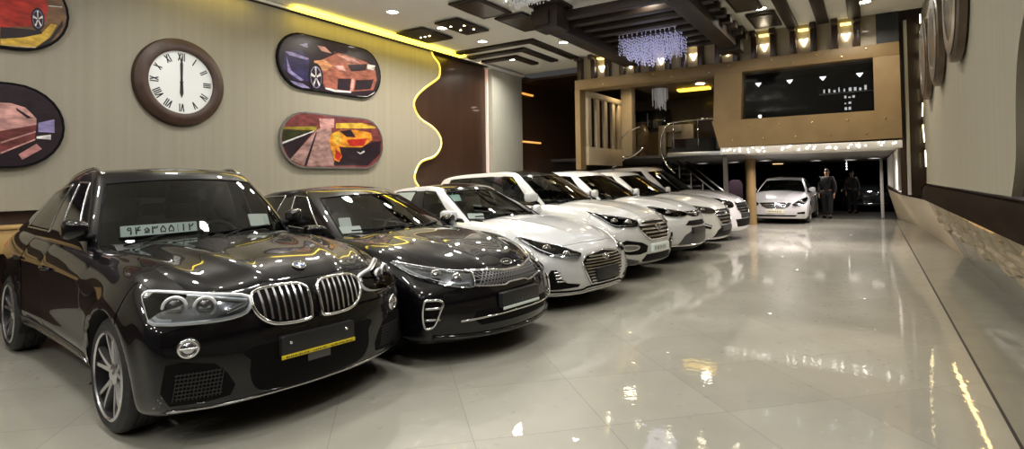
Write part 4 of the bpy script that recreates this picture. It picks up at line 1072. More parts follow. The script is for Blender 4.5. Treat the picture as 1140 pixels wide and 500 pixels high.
    S('wall_right_far_base', loft([(y, [(a, 1.03), (b, 0), (1.6, 0), (1.6, 1.03)]) for y, a, b in ((13.0, .93, 1.40), (16, .70, 1.30), (20.8, .56, 1.10), (23, .50, .76))]), BEIGE)
    tag(obj('ledge_light', bx((.88, 5.0, 1.07), (.90, 9.6, 1.098)), emit_mat('amber_ledge_light', (1, .66, .25), 16)), 'amber strip light tucked under the dark ledge on the stone base', 'light strip')
    # round panels on the right wall
    for k, (y, lb) in enumerate(((7.45, 'round dark disc on the right wall, nearest of the three'), (9.35, 'round dark disc on the right wall, middle of the three'), (11.0, 'round dark disc on the right wall, farthest of the three'))):
        t = empty('wall_disc', lb, 'wall panel', (.85, y, 3.33), group='round discs on the right wall')
        bm = B(); lathe(bm, [(0, -.10), (.60, -.10), (.64, -.085), (.64, -.02), (.60, 0), (0, 0)], 48, axis='X'); obj('disc_panel', bm, SATIN_BROWN, t, recalc=True)
        bm = B(); lathe(bm, [(.56, -.108), (.40, -.112), (.40, -.10), (.56, -.10)], 48, axis='X'); obj('disc_ring', bm, STEEL, t, recalc=True)
SATIN_BROWN = noise_mat('bronze_disc', (.10, .07, .05), (.17, .13, .10), 4, .3, .2, .4)

def clock():
    t = empty('wall_clock', 'round white clock with dark wooden rim and Roman numerals on the left wall', 'clock', (-8.12, 4.04, 2.95))
    bm = B(); lathe(bm, [(.44, .0), (.44, .085), (.47, .10), (.53, .095), (.60, .06), (.615, .02), (.615, 0), (.44, 0)], 64, axis='X'); obj('clock_rim', bm, noise_mat('walnut_rim', (.035, .016, .009), (.06, .028, .015), 8, .5, .0), t, recalc=True)
    bm = B(); lathe(bm, [(0, .05), (.445, .05), (.445, .0), (0, 0)], 64, axis='X'); obj('clock_face', bm, mat('clock_face_white', (.78, .80, .78), .35), t, recalc=True)
    def bar(bm, p, q, w):
        p, q = Vector(p), Vector(q); d = (q - p).normalized(); nn = Vector((-d.y, d.x)) * w / 2
        v = [bm.verts.new((.0515, a.x, a.y)) for a in (p + nn, p - nn, q - nn, q + nn)]; bm.faces.new(v)
    GL = {'I': ([((0, 0), (0, 1))], .3), 'V': ([((-.22, 1), (0, 0)), ((.22, 1), (0, 0))], .6), 'X': ([((-.22, 0), (.22, 1)), ((.22, 0), (-.22, 1))], .6)}
    for h, s in enumerate(('XII', 'I', 'II', 'III', 'IV', 'V', 'VI', 'VII', 'VIII', 'IX', 'X', 'XI')):
        a = PI / 2 - 2 * PI * h / 12; r0, hh = .30, .11; bm = B(); W = sum(GL[c][1] for c in s); u = -W / 2
        ex, ey = Vector((math.cos(a - PI / 2), math.sin(a - PI / 2))), Vector((math.cos(a), math.sin(a)))
        for c in s:
            for p, q in GL[c][0]:
                f = lambda z: ex * (u + GL[c][1] / 2 + z[0]) * .085 + ey * (r0 + hh * z[1])
                bar(bm, f(p), f(q), .016)
            u += GL[c][1]
        obj('clock_numeral', bm, INK, t, smooth=None)
    for nm, L, w, a in (('hour_hand', -.22, .030, 0), ('minute_hand', .36, .024, 0)):
        bm = B(); prism(bm, [(-w / 2, -.05 * (1 if L > 0 else -1)), (w / 2, -.05 * (1 if L > 0 else -1)), (w * .8, L * .7), (0, L), (-w * .8, L * .7)], .053, .058, 'YZ'); obj(nm, bm, INK, t, recalc=True)
    bm = B(); lathe(bm, [(0, .064), (.02, .062), (.022, .05)], 16, axis='X'); obj('hand_boss', bm, INK, t)

PC = dict(body=(.36, .12, .08), orange=(.55, .26, .12), blue=(.035, .028, .10), lav=(.30, .26, .50), dark=(.02, .01, .018), pink=(.68, .36, .33), white=(.8, .78, .78), road=(.40, .24, .22), olive=(.30, .24, .03), green=(.03, .035, .01),
          yellow=(.75, .48, .06), amber=(.78, .30, .03), red=(.52, .03, .02), maroon=(.20, .05, .05), rose=(.55, .25, .24), brown=(.20, .10, .045), black=(.01, .008, .008))
P1 = [
  ('body', [(-0.232, 0.109), (0.089, 0.283), (0.465, 0.262), (0.784, 0.224), (0.990, 0.133), (1.030, -0.083), (0.943, -0.285), (0.458, -0.378), (0.046, -0.430), (-0.202, -0.404), (-0.270, -0.270), (-0.338, -0.166), (-0.437, 0.017)]),
  ('orange', [(-0.437, 0.045), (-0.198, 0.100), (-0.022, 0.029), (-0.165, -0.081), (-0.337, -0.109)]),
  ('blue', [(-1.007, 0.107), (-0.697, 0.193), (-0.536, 0.056), (-0.539, -0.336), (-0.827, -0.349), (-1.039, -0.166)]),
  ('lav', [(-1.007, 0.107), (-0.885, 0.116), (-0.536, 0.070), (-0.569, 0.036), (-0.916, 0.056)]),
  ('lav', [(-0.978, 0.032), (-0.888, -0.196), (-0.636, -0.322), (-0.701, -0.345), (-0.949, -0.232)]),
  ('lav', [(-0.919, -0.363), (-0.669, -0.382), (-0.507, -0.443), (-0.670, -0.492), (-0.858, -0.449)]),
  ('dark', [(-0.664, 0.310), (-0.367, 0.341), (0.089, 0.283), (-0.232, 0.138), (-0.503, 0.089)]),
  ('lav', [(-0.728, 0.270), (-0.567, 0.329), (-0.551, 0.249), (-0.616, 0.250)]),
  ('pink', [(-0.367, 0.327), (-0.196, 0.331), (-0.056, 0.242), (-0.266, 0.246)]),
  ('pink', [(0.052, 0.247), (0.465, 0.231), (0.622, 0.181), (0.311, 0.174)]),
  ('dark', [(0.310, 0.099), (0.783, 0.193), (0.741, 0.062), (0.385, -0.010)]),
  ('pink', [(-0.022, 0.029), (0.197, 0.065), (0.271, -0.027), (0.086, -0.027)]),
  ('white', [(0.783, 0.193), (0.991, 0.196), (0.947, 0.094), (0.782, 0.099)]),
  ('dark', [(0.084, -0.189), (0.384, -0.146), (0.343, -0.377), (0.064, -0.383)]),
  ('dark', [(0.500, -0.159), (0.945, -0.080), (0.860, -0.280), (0.459, -0.347)]),
  ('pink', [(0.403, -0.143), (0.469, -0.133), (0.427, -0.366), (0.362, -0.375)]),
  ('white', [(-0.202, -0.389), (0.046, -0.400), (0.381, -0.387), (0.381, -0.412), (0.009, -0.440), (-0.203, -0.418)]),
  ('white', [(0.496, -0.464), (0.776, -0.431), (0.984, -0.311), (0.942, -0.380), (0.775, -0.462), (0.535, -0.490)]),
  ('wheel', (-0.396, -0.237, 0.150, 0.249)),
]
P2 = [
  ('road', [(-0.411, 0.201), (-0.117, 0.276), (-0.057, -0.433), (-0.665, -0.441), (-0.960, -0.344)]),
  ('dark', [(-1.101, -0.097), (-0.475, 0.170), (-0.960, -0.344)]),
  ('olive', [(-1.099, 0.203), (-0.411, 0.254), (-0.443, 0.172), (-1.099, 0.166)]),
  ('green', [(-1.113, 0.157), (-0.475, 0.170), (-1.101, -0.062)]),
  ('white', [(-1.101, -0.059), (-0.475, 0.175), (-0.475, 0.157), (-1.101, -0.092)]),
  ('pink', [(-0.378, 0.390), (-0.048, 0.418), (-0.050, 0.253), (-0.347, 0.205)]),
  ('dark', [(-0.443, 0.145), (-0.418, 0.147), (-0.635, -0.440), (-0.689, -0.441)]),
  ('yellow', [(-0.015, 0.338), (0.593, 0.386), (0.941, 0.339), (0.940, 0.309), (-0.016, 0.242)]),
  ('dark', [(0.049, -0.100), (0.588, -0.077), (0.897, 0.054), (1.077, 0.063), (1.054, -0.178), (0.736, -0.416), (-0.056, -0.427), (-0.056, -0.350), (0.081, -0.348)]),
  ('amber', [(-0.118, 0.139), (0.087, 0.221), (0.443, 0.245), (0.821, 0.212), (0.858, 0.081), (0.588, -0.077), (0.223, -0.092), (0.049, -0.072), (0.116, -0.264), (0.046, -0.362), (-0.055, -0.323), (-0.121, -0.134), (-0.169, 0.000)]),
  ('dark', [(0.052, 0.205), (0.334, 0.238), (0.442, 0.102), (0.225, 0.104)]),
  ('red', [(0.225, 0.048), (0.742, 0.105), (0.626, -0.047), (0.295, -0.061)]),
  ('yellow', [(-0.085, 0.155), (0.052, 0.177), (0.120, 0.042), (0.015, -0.073), (-0.086, 0.032)]),
  ('red', [(-0.020, -0.130), (0.117, -0.236), (0.046, -0.348), (-0.038, -0.295)]),
  ('white', [(0.457, -0.154), (0.549, -0.180), (0.644, -0.133), (0.663, -0.162), (0.549, -0.209)]),
]
P3 = [
  ('pink', [(0.522, 0.246), (0.644, 0.249), (0.770, 0.212), (0.868, 0.097), (0.868, 0.024), (0.553, -0.069), (0.523, -0.071)]),
  ('maroon', [(0.523, -0.075), (0.869, 0.020), (0.853, -0.153), (0.554, -0.308), (0.524, -0.309)]),
  ('dark', [(0.683, 0.203), (0.835, 0.094), (0.787, 0.090), (0.691, 0.173)]),
  ('lav', [(0.885, 0.046), (1.036, 0.101), (1.037, -0.059), (0.885, -0.058)]),
  ('white', [(0.869, -0.111), (1.003, -0.082), (1.003, -0.141), (0.869, -0.136)]),
  ('rose', [(0.709, -0.323), (0.869, -0.194), (0.919, -0.254), (0.741, -0.383)]),
  ('pink', [(0.554, -0.189), (0.861, -0.049), (0.861, -0.066), (0.554, -0.209)]),
  ('pink', [(0.554, -0.304), (0.861, -0.136), (0.853, -0.157), (0.555, -0.324)]),
]
P4 = [
  ('brown', [(0.934, 0.163), (1.074, 0.110), (1.074, -0.042), (0.959, -0.114), (0.911, -0.124)]),
  ('yellow', [(0.509, -0.385), (0.876, -0.243), (0.959, -0.114), (1.019, -0.115), (0.947, -0.280), (0.831, -0.494), (0.509, -0.511)]),
  ('red', [(0.475, 0.069), (0.910, 0.187), (0.934, 0.074), (0.899, -0.142), (0.727, -0.196), (0.508, -0.259), (0.477, -0.266)]),
  ('dark', [(0.508, -0.252), (0.864, -0.216), (0.876, -0.250), (0.705, -0.330), (0.509, -0.385)]),
  ('white', [(0.509, -0.504), (0.831, -0.494), (0.854, -0.464), (0.509, -0.494)]),
  ('white', [(0.934, 0.097), (1.067, 0.116), (1.067, 0.105), (0.934, 0.086)]),
  ('black', [(1.074, -0.042), (1.074, -0.117), (0.984, -0.392), (0.842, -0.485), (0.959, -0.277)]),
  ('wheel', (0.837, -0.090, 0.063, 0.135)),
]
def pictures():
    def stad(w, h, n=14):
        r = h / 2; out = []
        for k in range(n + 1): a = -PI / 2 + PI * k / n; out.append((w / 2 - r + r * math.cos(a), r * math.sin(a)))
        for k in range(n + 1): a = PI / 2 + PI * k / n; out.append((-w / 2 + r + r * math.cos(a), r * math.sin(a)))
        return out
    for nm, (cy, cz), bg, L, lb in (('P1', (6.68, 3.59), 'dark', P1, 'rounded picture of a copper and purple car, upper one right of the clock'),
                                  ('P2', (6.72, 2.25), 'maroon', P2, 'rounded picture of an orange car on a road, lower one right of the clock'),
                                  ('P3', (1.56, 2.21), 'dark', P3, 'rounded picture of a pink car, lower one left of the clock'),
                                  ('P4', (1.60, 3.55), 'brown', P4, 'rounded picture of a red car on yellow ground, upper one left of the clock')):
        t = empty('wall_picture', lb, 'picture', (-8.12, cy, cz), group='rounded car pictures on the left wall')
        s = stad(2.28, .96)
        bm = B(); prism(bm, s, -.0, .055, 'YZ'); obj('picture_box', bm, PLASTIC if nm != 'P2' else STEEL, t, recalc=True)
        bm = B(); mats = []; 
        def mi(c):
            m = noise_mat('print_' + c, tuple(q * .35 for q in PC[c]), tuple(min(1, q * 1.15) for q in PC[c]), 7, .3, .3, detail=6, stretch=(1, 1, 2.2))
            if m not in mats: mats.append(m)
            return mats.index(m)
        def poly(q, c, h):
            f = bm.faces.new([bm.verts.new((h, y, z)) for y, z in q]); f.material_index = mi(c)
            if f.normal.x < 0: f.normal_flip()
            return f
        poly([(y * .975, z * .95) for y, z in s], bg, .0555)
        rr = .96 / 2 * .95
        for k, (c, q) in enumerate(L):
            h = .056 + .0004 * k
            if c == 'wheel':
                y, z, a, b_ = q
                for sc, cc, dh in ((1, 'black', 0), (.78, 'lav', .0003), (.70, 'dark', .0006)): poly(ellipse(y, z, a * sc, b_ * sc, 24), cc, h + dh)
                for j in range(5):
                    an = 2 * PI * j / 5 + .4
                    poly([(y + a * .74 * math.cos(an + d) * r, z + b_ * .74 * math.sin(an + d) * r) for d, r in ((-.5, .15), (-.16, 1), (.16, 1), (.5, .15))], 'white', h + .0009)
                continue
            cl = []                                        # keep the print inside the rounded frame
            for y, z in q:
                y = max(-1.11, min(1.11, y)); cx = max(-.655, min(.655, y)); d = math.hypot(y - cx, z)
                if d > rr: y, z = cx + (y - cx) * rr / d, z * rr / d
                cl.append((y, z))
            poly(cl, c, h)
        bm.normal_update()
        for f in bm.faces:
            if f.normal.x < 0: f.normal_flip()
        obj('picture_print', bm, mats, t, smooth=None)

def lamp(loc, power, size=.14, color=(1, .92, .80), spread=2.6):
    d = bpy.data.lights.new('ceiling_and_fill_lamp', 'AREA'); d.shape = 'DISK'; d.size = size; d.energy = power; d.color = color; d.spread = spread
    o = bpy.data.objects.new('ceiling_and_fill_lamp', d); COL.objects.link(o); o.location = loc; return o
def downlight(x, y, z, lb, r=.085, warm=False, grp='recessed ceiling downlights', power=0):
    t = empty('downlight', lb, 'ceiling light', (x, y, z), group=grp)
    bm = B(); lathe(bm, [(r, -.012), (r + .035, -.012), (r + .04, 0), (r, 0)], 24); obj('downlight_ring', bm, WHITE_TRIM, t, recalc=True)
    bm = B(); lathe(bm, [(0, -.010), (r * .7, -.009), (r, -.004)], 24); obj('downlight_lens', bm, BULB_WARM if warm else BULB, t)
    if power: lamp((x, y, z - .02), power)
def ceiling_things():
    for (x, y), lb in (((-6.86, 6.94), 'ceiling downlight nearest the clock, above the yellow cove'), ((-6.82, 8.22), 'ceiling downlight between the two dotted brown panels'), ((-6.80, 9.51), 'ceiling downlight just before the nested brown chevrons'),
                       ((-7.25, 11.35), 'ceiling downlight inside the smallest brown chevron'), ((-5.45, 9.30), 'ceiling downlight by the corner of the outer brown chevron'), ((-5.45, 10.6), 'ceiling downlight between the chevrons and the brown pergola beam'),
                       ((-1.54, 10.50), 'ceiling downlight between two square brown panels right of the pergola'), ((-.01, 11.15), 'ceiling downlight nearest the right wall, by the last brown strip')):
        downlight(x, y, CZ, lb, .095, power=55)
    for y, lb in ((10.55, 'warm spot at the end of the cove light, left one'), (11.1, 'warm spot at the end of the cove light, right one')): downlight(-7.93, y, CZ, lb, .06, True, 'warm spots by the cove')
    # square panels hung below the ceiling
    for (x0, y0, x1, y1), n, lb in (((-7.72, 7.9, -7.04, 8.82), 3, 'brown ceiling panel with three spots, closest to the yellow cove'), ((-6.66, 7.8, -6.12, 8.78), 4, 'brown ceiling panel with four spots, second from the cove'),
                                ((-5.75, 7.08, -5.14, 8.08), 0, 'plain brown ceiling panel left of the small crystal panel'), ((-5.60, 8.2, -5.0, 9.25), 0, 'plain brown ceiling panel just before the chevrons'),
                                ((-5.25, 9.6, -4.8, 10.3), 0, 'small brown ceiling panel beside the pergola beam'), ((-1.92, 9.3, -1.48, 10.38), 0, 'square brown ceiling panel right of the pergola, nearer one'), ((-1.82, 10.68, -1.34, 11.72), 0, 'square brown ceiling panel right of the pergola, farther one')):
        t = empty('ceiling_panel', lb, 'ceiling panel', ((x0 + x1) / 2, (y0 + y1) / 2, CZ), group='brown square ceiling panels')
        hx, hy = (x1 - x0) / 2, (y1 - y0) / 2
        bm = B(); box(bm, (-hx, -hy, -.055), (hx, hy, -.02), .008); box(bm, (-hx * .7, -hy * .7, -.02), (hx * .7, hy * .7, 0)); obj('panel_board', bm, WOOD_DARK, t)
        if n == 0:
            bm = B(); prism(bm, rrect(-hx * .78, -hy * .78, hx * .78, hy * .78, .02), -.060, -.053); obj('panel_inlay', bm, mat('smoked_inlay', (.022, .017, .014), .3, coat=.15), t, recalc=True)
        for k in range(n):
            a = (k + .5) / n; px, py = (-hx * .5 + hx * a, 0) if n == 3 else ((-.12, .12, -.12, .12)[k], (-.2, -.1, .1, .2)[k])
            bm = B(); lathe(bm, [(0, -.066), (.018, -.063), (.022, -.053)], 12, Matrix.Translation((px, py, 0))); obj('panel_spot', bm, BULB_WARM, t)
    # nested chevron strips
    for k, lb in enumerate(('largest brown chevron strip on the ceiling', 'middle brown chevron strip on the ceiling', 'smallest brown chevron strip on the ceiling')):
        cx, cy, w = -5.80 - .55 * k, 9.90 + .55 * k, .20
        o = [(-7.92, cy), (cx, cy), (cx, 12.05), (cx - w, 12.05), (cx - w, cy + w), (-7.92, cy + w)]
        bm = B(); prism(bm, o, CZ - .05, CZ, bev=0); tag(obj('ceiling_chevron', bm, WOOD_DARK, recalc=True), lb, 'ceiling strip', 'nested chevron strips')
    for k, (x0, y0, x1, lb) in enumerate(((-1.30, 9.6, -1.10, 'brown ceiling strip right of the square panels, first of three'), (-.78, 9.9, -.58, 'brown ceiling strip near the right wall, middle of three'), (-.27, 10.2, -.07, 'brown ceiling strip closest to the right wall, last of three'))):
        tag(obj('ceiling_strip', bx((x0, y0, CZ - .05), (x1, 12.1, CZ), .008), WOOD_DARK), lb, 'ceiling strip', 'straight brown ceiling strips')
    # pergola frame with louvres
    t = empty('ceiling_pergola', 'dark brown slatted pergola frame hanging round the lilac chandelier', 'ceiling frame', (-3.5, 10, CZ))
    P = lambda x, y, z: (x + 3.5, y - 10, z - CZ)
    for x in (-4.50, -2.28):
        bm = B(); box(bm, P(x - .16, 7.9, 4.05), P(x + .16, 12.05, 4.30), .01); obj('pergola_beam', bm, WOOD_DARK, t)
    for x, y in ((-4.42, 8.15), (-2.28, 11.7)):
        bm = B(); box(bm, P(x - .22, y - .20, 4.0), P(x + .22, y + .22, CZ), .01); box(bm, P(x - .28, y - .26, 4.38), P(x + .28, y + .28, CZ - .01), .01); obj('pergola_block', bm, WOOD_DARK, t)
    for k in range(8):
        y = 8.35 + .46 * k; bm = B(); box(bm, P(-4.72, y - .09, 4.20), P(-1.96, y + .09, 4.33), .006); obj('pergola_slat', bm, WOOD_DARK, t)
    # small crystal panel and lilac chandelier
    def chandelier(name, lb, x, y, hx, hy, zt, drop, m, n):
        t = empty(name, lb, 'chandelier', (x, y, zt)); bm = B(); box(bm, (-hx, -hy, -.03), (hx, hy, .03), .008); 
        obj('chandelier_plate', bm, CHROME, t); bm = B(); r = random.Random(5)
        for i in range(n):
            for j in range(n):
                px, py = -hx + 2 * hx * (i + .5) / n, -hy + 2 * hy * (j + .5) / n; q = max(abs(px) / hx, abs(py) / hy)
                L = drop * (1.0 - .45 * q) + r.uniform(-.04, .04); z = -.03
                while z > -L:
                    h = r.uniform(.035, .06); w = .012; c = Vector((px + r.uniform(-.01, .01), py + r.uniform(-.01, .01), z - h / 2))
                    vs = [bm.verts.new(c + Vector(d)) for d in ((0, 0, h / 2), (w, 0, 0), (0, w, 0), (-w, 0, 0), (0, -w, 0), (0, 0, -h / 2))]
                    for a in range(4):
                        b2 = 1 + (a + 1) % 4; bm.faces.new((vs[0], vs[1 + a], vs[b2])); bm.faces.new((vs[5], vs[b2], vs[1 + a]))
                    z -= h * 1.15
        o = obj('crystal_strands', bm, m, t, smooth=None); o['kind'] = 'stuff'
    chandelier('chandelier', 'lilac crystal chandelier hanging inside the brown pergola', -3.45, 10.45, .58, .42, 4.28, .62, CRYSTAL, 13)
    chandelier('crystal_light', 'flat clear crystal light panel on the ceiling before the pergola', -4.45, 7.42, .34, .26, 4.42, .12, CRYSTAL_W, 14)
    t = empty('sprinkler', 'small steel sprinkler rose on the pale ceiling right of the pergola', 'sprinkler', (-1.75, 9.75 - .4, CZ))
    bm = B(); lathe(bm, [(0, -.02), (.06, -.016), (.07, 0)], 20); obj('sprinkler_rose', bm, STEEL, t); bm = B(); lathe(bm, [(0, -.05), (.012, -.05), (.012, -.02)], 10); obj('sprinkler_nozzle', bm, STEEL, t)
# ---------------------------------------------------------------- gallery, garage, people
def gallery():
    X0, X1, YF = -5.95, .50, 12.12
    S('wall_gallery_lampwall', bx((-5.95, 12.30, 3.88), (.50, 12.45, CZ + .1)), BEIGE)
    S('beam_gallery', bx((X0, YF, 3.66), (X1, YF + .5, 3.90), .01), TAN)
    S('trim_gallery_block', bx((.16, 12.14, 3.90), (.50, 12.30, CZ)), BLACK_MATT)
    ORD = 'first second third fourth fifth sixth seventh eighth ninth tenth eleventh twelfth thirteenth fourteenth fifteenth sixteenth seventeenth'.split()
    for k in range(-6, 11):
        x = -3.70 + .356 * k
        bm = B(); box(bm, (x - .055, 12.14, 3.90), (x + .055, 12.30, 4.40), .006); box(bm, (x - .055, 11.98, 4.34), (x + .055, 12.30, 4.44), .006)
        tag(obj('lamp_fin', bm, BROWN), ORD[k + 6] + ' dark brown upright fin from the left on the tan gallery beam', 'wall fin', 'brown fins above the gallery beam')
    lbs = ['fan-shaped wall lamp above the gallery beam, farthest left by the dark corner', 'fan-shaped wall lamp above the gallery beam, hidden partly by the pergola beam', 'fan-shaped wall lamp above the gallery beam, just below the lilac chandelier', 'fan-shaped wall lamp left of the pergola end block',
           'fan-shaped wall lamp just right of the pergola end block', 'fan-shaped wall lamp under the square ceiling panels', 'fan-shaped wall lamp under the first straight ceiling strip', 'fan-shaped wall lamp nearest the right wall']
    for i, k in enumerate((-5, -3, -1, 1, 3, 5, 7, 9)):
        x = -3.70 + .356 * (k + .5)
        t = empty('wall_lamp', lbs[i], 'wall lamp', (x, 12.30, 4.15), group='fan lamps above the gallery')
        bm = B(); prism(bm, [(-.075, .05), (0, .03), (.075, .05), (.012, -.09), (-.012, -.09)], -.03, -.0, 'XZ', bev=.003); obj('lamp_shade', bm, BULB_V, t, recalc=True)
        bm = B(); box(bm, (-.09, -.13, .20), (.09, -.01, .235), .006); obj('lamp_cap', bm, emit_mat('lamp_cap_glow', (1, .8, .25), 2.2), t)
    # pilasters, window, balcony panel
    bm = B(); prism(bm, [(-2.74, 2.66), (-2.20, 2.66), (-2.15, 3.66), (-2.70, 3.66)], YF, YF + .45, 'XZ'); S('column_pilaster', bm, TAN, recalc=True)
    S('column_pilaster_right', bx((.10, YF, 2.66), (.50, YF + .45, 3.66)), TAN)
    bm = B(); prism(bm, [(-2.62, 2.12), (.50, 2.16), (.50, 2.68), (-2.76, 2.68)], YF - .06, YF + .4, 'XZ', bev=0); S('wall_gallery_parapet', bm, TAN, recalc=True)
    S('column_frame_leg', bx((X0, YF, 1.74), (X0 + .13, YF + .3, 3.66)), TAN)
    t = obj('window_gallery', bx((-2.20, 12.34, 2.66), (.10, 12.36, 3.66)), glass_mat('gallery_glass', (.75, .75, .75), 1.32)); struct(t)
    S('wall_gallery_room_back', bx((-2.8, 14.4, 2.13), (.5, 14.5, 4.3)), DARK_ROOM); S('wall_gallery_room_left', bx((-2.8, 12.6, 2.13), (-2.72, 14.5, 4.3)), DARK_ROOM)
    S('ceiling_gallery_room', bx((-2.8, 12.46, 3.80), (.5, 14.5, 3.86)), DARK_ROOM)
    for i, (x, lb) in enumerate(((-1.95, 'small white spot behind the dark gallery window, leftmost of four'), (-1.35, 'small white spot behind the dark gallery window, second of four from the left'), (-.75, 'small white spot behind the dark gallery window, third of four from the left'), (-.12, 'small white spot behind the dark gallery window, rightmost of four'))):
        bm = B(); prism(bm, [(x - .06, 3.50), (x + .06, 3.50), (x, 3.42)], 12.78, 12.80, 'XZ'); tag(obj('window_lamp_reflection', bm, emit_mat('cool_spot', (.9, .93, 1), 5)), lb, 'spot light', 'lamp reflections in the gallery window')  # glowing triangles stand in for lamps mirrored in the window
    t = empty('lit_shelf', 'dim white lit shelf display inside the dark gallery window', 'display', (-.35, 13.2, 3.1)); r = random.Random(3)  # glowing bars built as the blurred reflection of storefront signs
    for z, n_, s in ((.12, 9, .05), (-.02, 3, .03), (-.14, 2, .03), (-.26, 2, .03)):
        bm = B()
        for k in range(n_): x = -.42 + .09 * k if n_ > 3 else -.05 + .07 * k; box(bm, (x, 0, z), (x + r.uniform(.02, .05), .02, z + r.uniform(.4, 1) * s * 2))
        bm.verts.ensure_lookup_table(); o = obj('reflection_bars', bm, emit_mat('dim_white_display', (.8, .82, .85), 1.3), t); o['kind'] = 'stuff'
    bm = B(); box(bm, (-.5, .0, .09), (.45, .12, .105)); obj('shelf_board', bm, STEEL, t)
    # studs
    stu = [(x, z) for z, off in ((3.82, 0), (3.73, .35)) for x in [-2.9 + off + .7 * k for k in range(5)]]
    for x, z in stu: pass
    t = empty('parapet_studs', 'row of small brass studs dotted over the tan gallery parapet', 'studs', (-1, YF - .06, 2.4))
    for k in range(10):
        x, z = -2.35 + .29 * k, (2.53 if k % 2 else 2.27); bm = B(); lathe(bm, [(0, -.018), (.016, -.012), (.02, 0)], 12, axis='Y'); bmesh.ops.translate(bm, verts=bm.verts, vec=(x + 1, 0, z - 2.4)); obj('stud', bm, BRASS, t)
    t = empty('beam_studs', 'row of small brass studs dotted along the tan gallery beam', 'studs', (-2, YF, 3.78))
    for k in range(14):
        x, z = -5.2 + .40 * k, (3.83 if k % 2 else 3.73); bm = B(); lathe(bm, [(0, -.018), (.016, -.012), (.02, 0)], 12, axis='Y'); bmesh.ops.translate(bm, verts=bm.verts, vec=(x + 2, 0, z - 3.78)); obj('stud', bm, BRASS, t)
    # slabs
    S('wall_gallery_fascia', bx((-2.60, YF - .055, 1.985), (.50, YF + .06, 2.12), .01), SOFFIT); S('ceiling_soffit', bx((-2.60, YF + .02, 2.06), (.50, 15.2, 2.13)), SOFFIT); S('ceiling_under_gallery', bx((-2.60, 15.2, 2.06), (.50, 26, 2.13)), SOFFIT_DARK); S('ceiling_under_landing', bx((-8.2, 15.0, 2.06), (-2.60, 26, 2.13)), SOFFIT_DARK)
    r = random.Random(11); star = None
    for i in range(9):
        for j in range(5):
            x, y = -2.45 + .34 * i + r.uniform(-.14, .14), r.uniform(2.005, 2.10)
            if star is None:
                bm = B(); lathe(bm, [(0, -.016), (.008, -.012), (.011, 0)], 10, axis='Y'); star = obj('star_light', bm, emit_mat('star_light_glow', (1, .95, .88), 14)); tag(star, 'tiny white star light set in the pale fascia under the tan gallery parapet', 'star light', 'star lights under the gallery parapet'); q = star
            else: q = star.copy(); COL.objects.link(q)
            q.location = (x, YF - .055, y)
    S('trim_slab_edge', bx((-4.60, 14.94, 2.08), (-2.70, 15.0, 2.19), .006), STEEL)
    S('wall_upper_back', bx((-8.2, 19.2, 2.13), (-2.7, 19.3, 4.4)), BROWN); S('ceiling_upper_dark', bx((-8.2, 13.25, 4.25), (-5.95, 19.3, 4.32)), BROWN); S('ceiling_upper', bx((-5.95, 12.62, 4.25), (-2.72, 19.3, 4.32)), noise_mat('upper_ceiling', (.30, .22, .13), (.36, .27, .16), 2, .6))
    S('wall_left_far', bx((-8.4, 13.05, 0), (-8.2, 26, CZ)), BROWN)
    S('wall_right_upper_room', bx((-2.80, 14.5, 2.13), (-2.72, 19.2, 4.3)), DARK_ROOM)
    for y0, y1, z, lb in ((13.12, 13.9, 3.93, 'upper amber glow standing in for a reflected light strip on the dark wall beyond the pale column'), (13.12, 14.3, 2.57, 'lower amber glow standing in for a reflected light strip on the dark wall beyond the pale column')):
        tag(obj('amber_reflection', bx((-8.2, y0, z), (-8.15, y1, z + .045)), emit_mat('amber_reflection_glow', (1, .42, .04), 1.2)), lb, 'light strip', 'amber reflections on the far left wall')  # glowing bars stand in for light strips mirrored in the dark wall
    S('column_upper', bx((-5.94, 15.05, 2.13), (-5.62, 15.35, 4.25), .01), BEIGE)
    # slatted side screen
    t = empty('slatted_screen', 'beige slatted screen with dark gaps inside the gallery frame', 'screen', (-5.8, 12.48, 1.64))
    for y in (0.06, .56, 1.06, 1.60, 2.02):
        bm = B(); box(bm, (-.04, y - .10, .62), (.04, y + .10, 1.92), .006); obj('screen_slat', bm, BEIGE, t)
    for z0, z1 in ((1.90, 2.04), (.22, .66)):
        bm = B(); box(bm, (-.05, -.06, z0), (.05, 2.14, z1), .006); obj('screen_rail', bm, BEIGE, t)
    bm = B(); box(bm, (-.10, -.06, .22), (-.06, 2.14, 2.0)); obj('screen_back', bm, BROWN, t)
    # chrome rail, dark balustrade, posts
    t = empty('balustrade', 'dark glass balustrade with chrome handrail on the upper landing', 'railing', (-3.6, 15.05, 2.13))
    bm = B(); box(bm, (-.90, 0, .04), (.85, .03, .42)); obj('balustrade_panel', bm, DARK_GLASS, t)
    bm = B(); tube(bm, smooth_poly([(.85, .0, .92), (-.3, 0, .90), (-.92, 0, .86), (-1.08, -.02, .72), (-1.18, -.04, .42), (-1.16, -.08, .05), (-1.02, -.12, -.25), (-.80, -.16, -.50)], 5, False), .024, 8); obj('handrail', bm, CHROME, t)
    for x in (-.85, -.2, .4, .82):
        bm = B(); tube(bm, [(x, .015, 0), (x, .0, .90)], .012, 8); obj('baluster', bm, CHROME, t)
    S('column_grey_post', bx((-3.20, 15.1, 0), (-3.10, 15.22, 2.06), .01), mat('grey_post', (.16, .15, .14), .4))
    t = empty('spiral_rail', 'curved chrome rail beside the beige upper column', 'railing', (-5.6, 14.7, 2.13))
    bm = B(); tube(bm, smooth_poly([(.35, 0, .80), (.0, 0, .66), (-.28, 0, .38), (-.30, 0, .12), (-.12, 0, -.05), (.15, 0, .02), (.42, 0, .22)], 5, False), .022, 8); obj('rail_loop', bm, CHROME, t)
